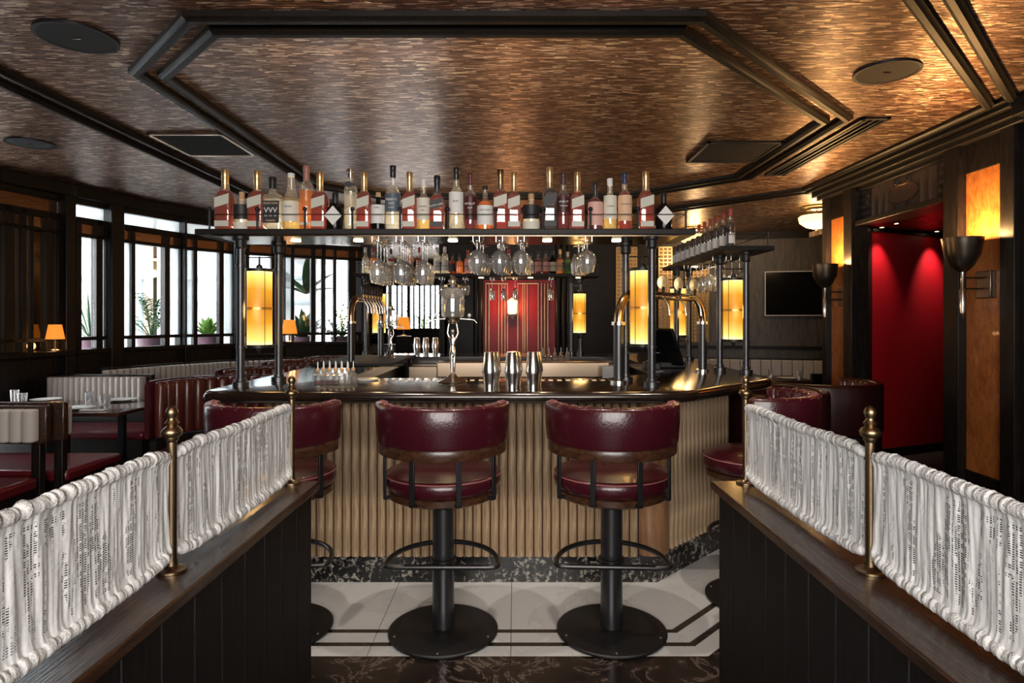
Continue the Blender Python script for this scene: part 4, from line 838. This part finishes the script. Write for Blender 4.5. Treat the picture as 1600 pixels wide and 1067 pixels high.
# beer taps
def arc_pipe(a, c, z0, zt, r, n=8, bend=.16):
    a = Vector(a); c = Vector(c); d = (c-a).normalized(); pts = [Vector((a.x, a.y, z0)), Vector((a.x, a.y, zt-bend))]
    for k in range(1, n+1):
        an = PI/2*k/n; q = a+d*bend*(1-math.cos(an)); pts.append(Vector((q.x, q.y, zt-bend+bend*math.sin(an))))
    pts2 = []
    for k in range(n+1):
        an = PI/2*(1-k/n); q = c-d*bend*(1-math.cos(an)); pts2.append(Vector((q.x, q.y, zt-bend+bend*math.sin(an))))
    pts2.append(Vector((c.x, c.y, z0))); return pts, pts2
def tap_tower(label, a, c, zt, seed, medal):
    t = thing('beer_tower', label, 'beer tap', (a[0], a[1], Z1)); p1, p2 = arc_pipe(a, c, Z1, zt, .03)
    MB().tube(p1+p2, .027, 18).build('pipe', 'bronze', t, smooth=60)
    for q in (a, c):
        MB().lathe([(.031, Z1+.001), (.031, Z1+.36), (.029, Z1+.36)], 22, (q[0], q[1], 0)).build('leg_sleeve', 'steelpole', t); MB().lathe([(.042, Z1+.35), (.042, Z1+.37), (.03, Z1+.37)], 22, (q[0], q[1], 0)).build('collar', 'chrome', t); MB().lathe([(.05, Z1+.001), (.05, Z1+.018), (.03, Z1+.025)], 22, (q[0], q[1], 0)).build('foot', 'chrome', t)
    A = Vector(a); B_ = Vector(c); d = (B_-A).normalized(); nn = Vector((-d.y, d.x)); 
    if nn.x > 0: nn = -nn
    n = 4 if medal else 7
    for k in range(n):
        q = A+(B_-A)*(.2+.6*k/(n-1)); nv = nn*(-1 if not medal else -1)
        f = MB().tube([(q.x, q.y, zt), (q.x+nv.x*.05, q.y+nv.y*.05, zt-.005), (q.x+nv.x*.09, q.y+nv.y*.09, zt-.07), (q.x+nv.x*.095, q.y+nv.y*.095, zt-.13)], [.010, .010, .008, .006], 10).build('faucet', 'chrome', t)
        if medal: MB().lathe([(0, -.006), (.03, -.004), (.033, 0), (.03, .004), (0, .006)], 24, (0, 0, 0), Matrix.Translation((q.x+nv.x*.04, q.y+nv.y*.04, zt+.085)) @ Matrix.Rotation(R(90), 4, 'X') @ Matrix.Scale(1.5, 4, (0, 1, 0))).build('medallion', 'goldcap', t)
        hx, hy = q.x+nv.x*.05, q.y+nv.y*.05
        if medal: MB().lathe([(.006, zt+.01), (.012, zt+.05), (0, zt+.06)], 12, (hx, hy, 0)).build('tap_handle', 'black', t)
        else:
            h = MB().lathe([(.008, zt+.0), (.012, zt+.02), (.019, zt+.06), (.021, zt+.115), (.012, zt+.13), (0, zt+.132)], 14, (hx, hy, 0)).build('tap_handle', 'capblack', t, smooth=60)
            MB().lathe([(.0125, zt+.005), (.0165, zt+.035)], 14, (hx, hy, 0)).build('ferrule', 'goldcap', h)
tap_tower('bronze curved beer tower with gold oval medallions, behind the front lantern', (.62, 3.76), (1.38, 4.62), 1.66, 1, True)
tap_tower('bronze curved beer tower with row of black handles on the window side', (-1.40, 5.35), (-1.36, 6.35), 1.69, 2, False)
# till
tl_ = thing('till_screen', 'black angled till screen on a stand at the doorway side of the bar', 'till', (1.15, 5.0, Z1))
MB().box(1.08, 1.35, 4.95, 5.2, Z1, Z1+.05).build('base', 'black', tl_, .01)
MM = Matrix.Translation((1.16, 4.95, Z1+.17)) @ Matrix.Rotation(R(40), 4, 'Z') @ Matrix.Rotation(R(-28), 4, 'Y')
MB().box(-.015, .015, -.15, .15, -.16, .16, MM).build('screen', 'screen', tl_, .006); MB().tube([(1.2, 5.05, Z1+.04), (1.17, 4.97, Z1+.17)], .02).build('neck', 'black', tl_)
MB().box(.98, 1.1, 4.72, 4.84, Z1, Z1+.06, None).build('card_reader', 'black', None, .01); tag(bpy.data.objects['card_reader'], 'small black card reader on the counter in front of the till', 'card reader')
# ------------------------------------------------------------------ bar stools
st = thing('bar_stool', 'wine leather bar stool with wraparound back, standing before the middle of the bar', 'bar stool', group='wine leather bar stools')
bp = MB().lathe([(0, .003), (.258, .003), (.262, .008), (.262, .014), (.256, .018), (.075, .022), (.06, .03), (.054, .03)], 64).build('base_plate', 'black', st, smooth=30)
for a in (-90, -22, 202, 90): MB().lathe([(.007, .016), (.006, .021), (0, .022)], 10, (.235*math.cos(R(a)), .235*math.sin(R(a)), 0)).build('screw', 'chrome', bp)
MB().lathe([(.052, .02), (.052, .66)], 36).build('column', simple('gunmetal_column', (.10, .10, .105), .3, .85), st, smooth=60)
ring = []
for k in range(25):
    a = PI*k/24; ring.append((.265*math.cos(a), -.07+.31*math.sin(a)**.9 if 0 < k < 24 else -.07, .347))
for k in range(5): a = -PI/2*(k+1)/6; ring.append((-.265+.03*(1-math.cos(a)), -.07+.03*math.sin(a), .347))
ring += [(-.20, -.10, .347), (0, -.10, .347), (.20, -.10, .347)]
for k in range(5): a = -PI/2*(5-k)/6; ring.append((.265-.03*(1-math.cos(a)), -.07+.03*math.sin(a), .347))
MB().tube(ring, .0125, 12, closed=True).build('foot_ring', 'steelpole', st, smooth=60)
MB().lathe([(.055, .335), (.062, .338), (.062, .356), (.055, .36)], 30).build('ring_collar', 'steelpole', st)
MB().lathe([(0, .652), (.23, .652), (.262, .668), (.262, .695), (.255, .70), (0, .70)], 56).build('seat_base', 'walnut', st)
ct = MB().lathe([(.255, .70), (.272, .712), (.278, .74), (.274, .768), (.262, .778), (.255, .779), (.22, .795), (.12, .803), (0, .805)], 56).build('seat_cushion', 'wine', st, smooth=60)
MB().lathe([(.2745, .766), (.2765, .769), (.2745, .772)], 56, closed=True).build('seam', 'seam', ct)
def arcband(r0, r1, z0, z1, a0, a1, n, rd=.01, rib=0, lean=0):
    mb = MB(); rg_ = []
    for k in range(n+1):
        a = R(a0+(a1-a0)*k/n); c, s = math.cos(a), math.sin(a); bb = (rib*abs(math.sin(k*PI/6))**.5 if rib else 0); ri_ = r0-bb
        e = 1.0
        if k in (0, n): e = .55
        elif k in (1, n-1): e = .86
        rm = (ri_+r1)/2; h = (r1-ri_)/2*e; ri2, ro2 = rm-h, rm+h; zz0, zz1 = z0+(1-e)*.015, z1-(1-e)*.02
        pr = [(ri2, zz0+rd), (ri2+rd*.4, zz0), (ro2-rd*.4, zz0), (ro2, zz0+rd), (ro2+lean, (zz0+zz1)/2), (ro2+lean, zz1-rd*1.5), (ro2-rd*.5+lean, zz1-rd*.3), ((ri2+ro2)/2+lean, zz1), (ri2+rd*.5+lean*.5, zz1-rd*.3), (ri2, zz1-rd*1.5)]
        rg_.append([(r*c, r*s, z) for r, z in pr])
    mb.rings(rg_); return mb
bk = arcband(.262, .313, .927, 1.112, 180+2, 360-2, 84, .012, .008, .006).build('backrest', 'wine', st, smooth=60)
for k in range(13):
    a = R(188+164*k/12); c, s = math.cos(a), math.sin(a); MB().tube([(.262*c, .262*s, 1.108), (.29*c, .29*s, 1.1145), (.318*c, .318*s, 1.103)], .0022, 6).build('channel_seam', 'seam', bk)
arcband(.272, .306, .877, .927, 180+3, 360-3, 72, .006).build('back_rail', 'walnut', st, smooth=50)
for a in (180+28, 180+68, 180+110, 180+150):
    c, s = math.cos(R(a)), math.sin(R(a)); mt = Matrix.Rotation(R(a), 4, 'Z'); MB().box(.281, .291, -.0125, .0125, .675, .885, mt).build('back_support', 'black', st, .002); 
    MB().box(.255, .291, -.0125, .0125, .672, .684, mt).build('support_foot', 'black', st, .002)
st.location = (-.345, 3.01, .006)
dup(st, (.462, 3.01, .006), R(-3), 'wine leather bar stool beside the walnut corner post of the bar')
dup(st, (-1.15, 3.03, .006), R(2), 'wine leather bar stool partly behind the window-side dividing wall')
dup(st, (1.29, 3.36, .006), R(60), 'wine leather bar stool turned to the angled bar side behind the doorway-side curtain')
# ------------------------------------------------------------------ foreground dividing walls and curtains
def divider(s, labw):
    t = thing('dividing_wall', 'low dark boarded dividing wall with wooden ledge, '+labw, 'partition', (s*.75, 1.1, 0))
    X0, X1 = sorted((s*.644, s*.864)); MB().box(X0, X1, .1, 2.07, .942, .97).build('ledge', 'ledge', t, .005)
    X0, X1 = sorted((s*.68, s*.84)); MB().box(X0, X1, .1, 2.037, .006, .942).build('core', 'panel', t)
    for k in range(16):
        y1 = 2.037-k*.122; X0, X1 = sorted((s*.667, s*.681)); MB().box(X0, X1, y1-.119, y1, .006, .942).build('board', 'panel', t, .003)
    for k in range(3): X0, X1 = sorted((s*(.667+.0605*k), s*(.725+.0605*k))); MB().box(X0, X1, 2.037, 2.053, .006, .942).build('end_board', 'panel', t, .003)
    return t
divider(-1, 'on the window side'); divider(1, 'on the doorway side')
def post(x, y, label):
    t = thing('curtain_post', label, 'post', (x, y, .97), group='brass curtain posts')
    MB().lathe([(0, .9705), (.029, .9705), (.029, .975), (.017, .977), (.011, .983), (.011, .994)], 28, (x, y, 0)).build('foot_plate', 'brass', t)
    MB().lathe([(.0095, .98), (.0095, 1.247)], 20, (x, y, 0)).build('rod', 'brass', t, smooth=60)
    pr = [(.0095, 1.243), (.013, 1.247), (.013, 1.253), (.019, 1.257), (.021, 1.265), (.0175, 1.271), (.0095, 1.277), (.014, 1.283), (.0095, 1.289), (.008, 1.293), (.0105, 1.298), (.0128, 1.306), (.0095, 1.314), (.0035, 1.319), (0, 1.32)]
    MB().lathe(pr, 24, (x, y, 0)).build('finial', 'brass', t, smooth=50)
PXc = .725
post(-PXc, 1.325, 'brass curtain post with turned finial, near one on the window side'); post(-PXc, 2.035, 'brass curtain post with turned finial, far one on the window side')
post(PXc+.022, 1.32, 'brass curtain post with turned finial, near one on the doorway side'); post(PXc+.022, 2.035, 'brass curtain post with turned finial, far one on the doorway side')
def curtain(x, y0, y1, label, seed):
    r = random.Random(seed); n = int((y1-y0)/.0024); nz = 30; z0, z1 = .990, 1.236
    ph = [r.uniform(0, 6.28) for _ in range(8)]; vs = []; fs = []; uv = []; sg = -1 if x > 0 else 1
    zx = mathutils.noise
    def nn(a, b_, k): return zx.noise(Vector((a, b_, seed*7.3+k)))
    def ends(u): return math.exp(-u*20)+math.exp(-(1-u)*20)
    def top(u): return -.008*math.sin(PI*u)-.014*ends(u)
    def bot(u): return -.006*math.sin(PI*u)+.014*ends(u)
    for i in range(n+1):
        u = i/n; y = y0+(y1-y0)*u
        for j in range(nz+1):
            v = j/nz; mid = math.sin(PI*v)
            ft = .003*nn(y*50, v*1.2, 0)+.0022*nn(y*120, v*2.2, 3)+.0011*nn(y*330, v*3, 9)
            pk = nn(y*150, 0, 20+(5 if v > .5 else 0))
            roll = .006*math.exp(-((v-.95)/.05)**2)+.006*math.exp(-((v-.05)/.05)**2)
            z = z0+(z1-z0)*v+(top(u)*max(0, v*2-1)+bot(u)*max(0, 1-2*v))+.005*pk*max(0, (v-.9)/.1)-.006*pk*max(0, (.1-v)/.1)
            vs.append((x+ft+sg*roll*(1+.5*pk), y, z)); uv.append((y+.003*ft, v*.306))
    for i in range(n):
        for j in range(nz): a = i*(nz+1)+j; fs.append((a, a+1, a+nz+2, a+nz+1))
    mb = MB().add(vs, fs); root = thing('lace_curtain', label, 'curtain', (x, (y0+y1)/2, .975))
    o = mb.build('cloth', 'lace', root, smooth=180); me = o.data; ul = me.uv_layers.new(name='uv')
    for lp in me.loops: ul.data[lp.index].uv = uv[lp.vertex_index]
    for zc, nmz, rr, fn, kk in ((1.226, 'top_hem', .0122, top, 25), (.998, 'bottom_hem', .0125, bot, 20)):
        pts = []; rad = []; m_ = int((y1-y0)/.004)
        for k in range(m_+1):
            u = k/m_; y = y0+(y1-y0)*u; pk = nn(y*150, 0, kk)
            pts.append((x+.002*nn(y*90, 3, kk), y, zc+fn(u)+.003*pk)); e = min(1, .5+u*18, .5+(1-u)*18); rad.append(e*rr*(1+.38*pk+.2*nn(y*320, 1, kk)))
        MB().tube(pts, rad, 12).build(nmz, 'lacesolid', root, smooth=180)
        MB().tube([pts[0], pts[m_//4], pts[m_//2], pts[3*m_//4], pts[-1]], .003, 8).build('curtain_rod', 'brass', root)
M['lacesolid'] = simple('gathered_lace', (.92, .91, .89), .9, 0, nz=260, nst=.6)
curtain(-PXc, .45, 1.313, 'gathered white lace curtain panel, near one on the window side', 1); curtain(-PXc, 1.338, 2.022, 'gathered white lace curtain panel, far one on the window side', 2)
curtain(PXc+.022, .45, 1.308, 'gathered white lace curtain panel, near one on the doorway side', 3); curtain(PXc+.022, 1.333, 2.022, 'gathered white lace curtain panel, far one on the doorway side', 4)
# ------------------------------------------------------------------ seating on the window side
def ribbed(t, name, x0, x1, y, z0, z1, th, face, n, mat='cream'):
    """upright channel-tufted back facing -Y (face=-1) or +Y"""
    w_ = (x1-x0)/n
    for k in range(n):
        rg_ = []
        for a in range(0, 9):
            an = PI*a/8; rg_.append((x0+w_*k+w_/2-w_/2*math.cos(an), y+face*(th*.45+th*.55*math.sin(an)**.6 if 0 < a < 8 else th*.45)))
        poly = rg_+[(x0+w_*(k+1), y), (x0+w_*k, y)]
        if face < 0: pass
        MB().prism(poly if face < 0 else poly[::-1], z0, z1).build(name, mat, t, .01)
b1 = thing('banquette', 'near red banquette seat with cream channelled back on dark posts', 'bench', (-3.7, 4.0, 0))
ribbed(b1, 'back_channel', -4.3, -3.215, 4.24, .68, .90, .07, -1, 13)
MB().box(-4.3, -3.17, 4.24, 4.29, .66, .92).build('back_frame', 'ledge', b1, .01); MB().box(-4.4, -3.19, 3.55, 4.2, .36, .45).build('seat', 'redleather', b1, .025); MB().box(-4.4, -3.21, 3.6, 4.17, .0, .36).build('seat_box', 'ebony', b1)
for x in (-3.24, -4.2): MB().box(x-.03, x+.03, 4.235, 4.29, 0, .66).build('post', 'ebony', b1, .004)
b2 = thing('banquette', 'red banquette seat facing away, its cream back beside the dark wood frame', 'bench', (-3.7, 4.7, 0))
MB().box(-4.3, -3.155, 4.40, 4.48, .68, .90).build('back_pad', 'cream', b2, .02); MB().box(-4.3, -3.13, 4.35, 4.40, .66, .93).build('back_frame', 'ledge', b2, .01)
MB().box(-4.3, -3.12, 4.37, 4.98, .37, .45).build('seat', 'redleather', b2, .025); MB().box(-4.3, -3.15, 4.42, 4.93, 0, .37).build('seat_box', 'ebony', b2)
for x in (-3.17, -4.2): MB().box(x-.03, x+.03, 4.35, 4.40, .0, .67).build('post', 'ebony', b2, .004)
b3 = thing('banquette', 'red banquette with long cream channelled back beyond the dining table', 'bench', (-4.2, 6.2, 0))
ribbed(b3, 'back_channel', -4.84, -3.85, 6.55, .66, .91, .09, -1, 17); MB().box(-4.9, -3.8, 6.55, 6.62, 0, .93).build('back_frame', 'ebony', b3, .01)
MB().box(-4.9, -3.5, 5.9, 6.48, .37, .45).build('seat', 'redleather', b3, .025); MB().box(-4.9, -3.54, 5.95, 6.48, 0, .37).build('seat_box', 'ebony', b3)
tb = thing('dining_table', 'dark lacquered dining table laid with plates by the windows', 'table', (-3.7, 5.4, 0))
MB().box(-4.95, -3.2, 5.05, 5.80, .722, .75).build('tabletop', 'tabletop', tb, .004); MB().box(-4.0, -3.9, 5.35, 5.5, 0, .72).build('pedestal', 'black', tb); MB().box(-4.15, -3.45, 5.15, 5.7, 0, .02).build('foot', 'black', tb); MB().box(-3.55, -3.5, 5.6, 5.65, .02, .72).build('leg', 'black', tb)
def plate(x, y, lab, z=.7505): 
    o = MB().lathe([(0, 0), (.07, 0), (.08, .004), (.125, .014), (.126, .017), (.08, .008), (0, .006)], 36, ).build('plate', 'porcelain', None); o.location = (x, y, z); tag(o, lab, 'plate', 'white plates')
def tumbler(x, y, lab, z=.7505, h=.11, r=.036):
    o = MB().lathe([(0, 0), (r*.85, 0), (r, h), (r-.003, h), (r*.8, .012), (0, .012)], 20).build('tumbler', 'crystal', None); o.location = (x, y, z); tag(o, lab, 'glass', 'water tumblers')
def at_(px, py, z): d = (1.5-z)*F/(py-500); return (px-805)*d/F, d
x, y = at_(122, 639, .75); plate(x, y, 'white plate at the near side of the dining table'); x, y = at_(192, 626, .75); plate(x, y, 'white plate at the far corner of the dining table beside the tumblers'); x, y = at_(72, 626, .75); plate(x, y, 'white plate nearest the mirrored bay')
x, y = at_(140, 635.5, .75); tumbler(x, y, 'tall clear tumbler on the dining table', h=.13); x, y = at_(164, 637, .75); tumbler(x, y, 'short clear tumbler beside the folded napkin', h=.11, r=.042)
x, y = at_(23, 628, .75); tumbler(x, y, 'tumbler at the mirrored end of the table'); x, y = at_(35, 629, .75); tumbler(x, y, 'shorter tumbler at the mirrored end of the table', h=.085, r=.04)
x, y = at_(147, 641.5, .75); nk = thing('folded_napkin', 'folded white napkin with cutlery on the dining table', 'napkin', (x, y, .75), R(25))
MB().box(x-.10, x+.10, y-.04, y+.04, .7505, .762).build('cloth', 'linen', nk, .004)
for dx in (-.012, .012): MB().box(x-.1, x+.1, y+dx-.004, y+dx+.004, .7625, .765).build('cutlery', 'chrome', nk)
# tub booths
def booth(label, x, y, r, a0, a1, rz=0, mat='wine', matin='brownleather', zt=1.0, zb=.52, seat=True, name='booth_seat'):
    t = thing(name, label, 'booth', (x, y, 0), rz)
    def mk(mb, n, m_, parent=t, **k):
        o = mb.build(n, m_, None, **k); o.parent = parent; return o
    mk(arcband(r-.02, r+.045, zb, zt, a0, a1, 48, .02), 'back_shell', mat, smooth=60)
    n = max(5, int((a1-a0)/11))
    for k in range(n):
        b0 = a0+4+(a1-a0-8)*k/n; b1_ = a0+4+(a1-a0-8)*(k+1)/n; mk(arcband(r-.10, r-.015, zb+.01, zt-.008, b0, b1_, 6, .022), 'back_channel', matin, smooth=60)
    mk(arcband(r-.07, r+.03, 0.02, zb-.01, a0+3, a1-3, 40, .01), 'back_base', 'ebony', smooth=50)
    if seat:
        mk(MB().lathe([(0, .36), (r-.12, .36), (r-.10, .38), (r-.10, .44), (r-.13, .46), (0, .465)], 40), 'seat', mat, smooth=60); mk(MB().lathe([(0, 0.01), (r-.16, .01), (r-.16, .36)], 40), 'seat_box', 'ebony')
    return t
for i, (y, lab) in enumerate([(5.2, 'wine leather tub booth with ribbed inner back beside the laid table'), (6.4, 'wine leather tub booth, second along the windows'), (7.55, 'wine leather tub booth, third along the windows'), (8.5, 'wine leather tub booth, farthest along the windows')]):
    booth(lab, -2.42, y, .58 if i < 3 else .40, -10, 188)
booth('dark red curved tub booth close to the doorway side of the bar', 2.02, 5.0, .40, 150, 400, mat='darkwine', zt=.95); booth('dark red curved tub booth near the red doorway', 2.78, 5.8, .50, 150, 400, mat='darkwine', zt=.95)
# long curved cream banquette under the windows
cb = thing('banquette', 'long curved cream channelled banquette under the curved windows', 'bench', (-4, 8, 0))
pts = []; off_curve = [Vector(c) for c in [(-4.52, 6.85), (-4.22, 7.7), (-3.85, 8.3), (-3.2, 8.85), (-2.5, 9.3)]]
tot = 46
def along(t_):
    f = t_*(len(off_curve)-1); i = min(int(f), len(off_curve)-2); return off_curve[i].lerp(off_curve[i+1], f-i)
for k in range(tot):
    a, c = along(k/tot), along((k+1)/tot-.002); d = (c-a).normalized(); nn = Vector((d.y, -d.x)); m_ = (a+c)/2+nn*.09
    MB().prism([tuple(a), tuple(a+nn*.05), tuple(m_), tuple(c+nn*.05), tuple(c)], .6, .95).build('back_channel', 'cream', cb, .012)
for i in range(len(off_curve)-1):
    a, c = off_curve[i], off_curve[i+1]; slab(a, c, 0, .97, .06, 0).build('back_frame', 'ebony', cb); (slab(a, c, .38, .46, -.34, 0).build('seat', 'brownleather', cb) if i < 3 else None)
# second, third window tables (glimpsed)
for (x, y, lab) in [(-3.55, 7.3, 'small table set between curved banquette and tub booth'), (-1.9, 10.6, 'dark table by the far passage')]:
    t = thing('side_table', lab, 'table', (x, y, 0)); MB().box(x-.35, x+.35, y-.3, y+.3, .725, .75).build('tabletop', 'tabletop', t, .004); MB().lathe([(.2, 0), (.2, .02), (.03, .03), (.03, .725)], 20, (x, y, 0)).build('pedestal', 'black', t)
tumbler(-3.62, 7.2, 'tumbler on the small table by the curved banquette')
# table lamps with orange shades
def table_lamp(x, y, z, label, s=1):
    t = thing('table_lamp', label, 'table lamp', (x, y, z)); MB().lathe([(0, 0), (.06, 0), (.06, .012), (.012, .02), (.012, .12)], 20, (x, y, z)).build('base', 'brass', t)
    MB().lathe([(.11*s, .12), (.075*s, .12+.20*s), (.072*s, .12+.20*s), (.107*s, .12)], 28, (x, y, z)).build('shade', 'tan', t, smooth=60); MB().lathe([(.112*s, .118), (.112*s, .126)], 28, (x, y, z)).build('shade_rim', 'ebony', t); point('table_lamp_light', (x, y, z+.05), 2.0, (1, .5, .2), .04)
table_lamp(-3.36, 9.33, 1.172, 'small table lamp with orange shade on the window ledge by the dark agave', 1.05)
hp = hit(74); table_lamp(hp.x+.12, hp.y-.05, 1.172, 'orange-shaded table lamp standing in for a lamp reflected in the mirrored bay', .8)  # solid lamp added in place of a mirror reflection
table_lamp(-2.1, 11.8, 1.2, 'far table lamp with patterned orange shade beyond the window-side taps', 1.2)
o = MB().box(-2.23, -1.97, 11.67, 11.93, 0, 1.2).build('pedestal', 'ebony', None, .01); tag(o, 'dark pedestal under the far table lamp', 'pedestal')
# far booth beyond taps
fb_ = thing('banquette', 'small distant cream bench back below the far windows', 'bench', (-2.7, 13, 0)); ribbed(fb_, 'back_channel', -3.3, -2.3, 13.4, .6, .95, .1, -1, 8); MB().box(-3.4, -2.2, 13.4, 13.5, 0, .98).build('back_frame', 'ebony', fb_); MB().box(-3.3, -2.3, 12.8, 13.4, .36, .45).build('seat', 'redleather', fb_, .02)
# seating on the television side
tb2 = thing('banquette', 'long pale upholstered banquette back under the television', 'bench', (4, 9.8, 0))
a = Vector((2.75, 10.45)); c = Vector((6.4, 9.55)); 
for k in range(24):
    p0 = a.lerp(c, k/24); p1 = a.lerp(c, (k+1)/24-.002); slab(p0, p1, .55, .86, -.1, 0).build('back_panel', 'cream', tb2, .012)
slab(a, c, 0, .88, .07, 0).build('back_frame', 'ebony', tb2); slab(a, c, .36, .45, -.6, 0).build('seat', 'redleather', tb2, .02)
t = thing('side_table', 'warm brown table laid with glasses in front of the pale banquette', 'table', (3.6, 8.1, 0)); MB().box(2.95, 3.72, 7.8, 8.5, .722, .75).build('tabletop', 'walnut', t, .004); MB().lathe([(.25, 0), (.25, .02), (.03, .03), (.03, .725)], 20, (3.5, 8.15, 0)).build('pedestal', 'black', t)
for (x, y, lab, k) in [(3.3, 8.1, 'tumbler on the brown table, nearer the bar', 1), (3.62, 8.0, 'tumbler on the brown table by the black frame', 1)]: tumbler(x, y, lab)
plate(3.46, 8.0, 'white plate on the brown table')
ch = thing('dining_chair', 'dark framed chair back beside the brown table', 'chair', (4.1, 8.4, 0))
MB().box(3.86, 4.34, 8.18, 8.22, .50, .80).build('backrest', 'ebony', ch, .01); MB().box(3.88, 4.32, 8.2, 8.65, .4, .46).build('seat', 'redleather', ch, .02)
for x in (3.88, 4.28):
    for y in (8.18, 8.6): MB().box(x, x+.04, y, y+.04, 0, .42 if y > 8.5 else .56).build('leg', 'ebony', ch)
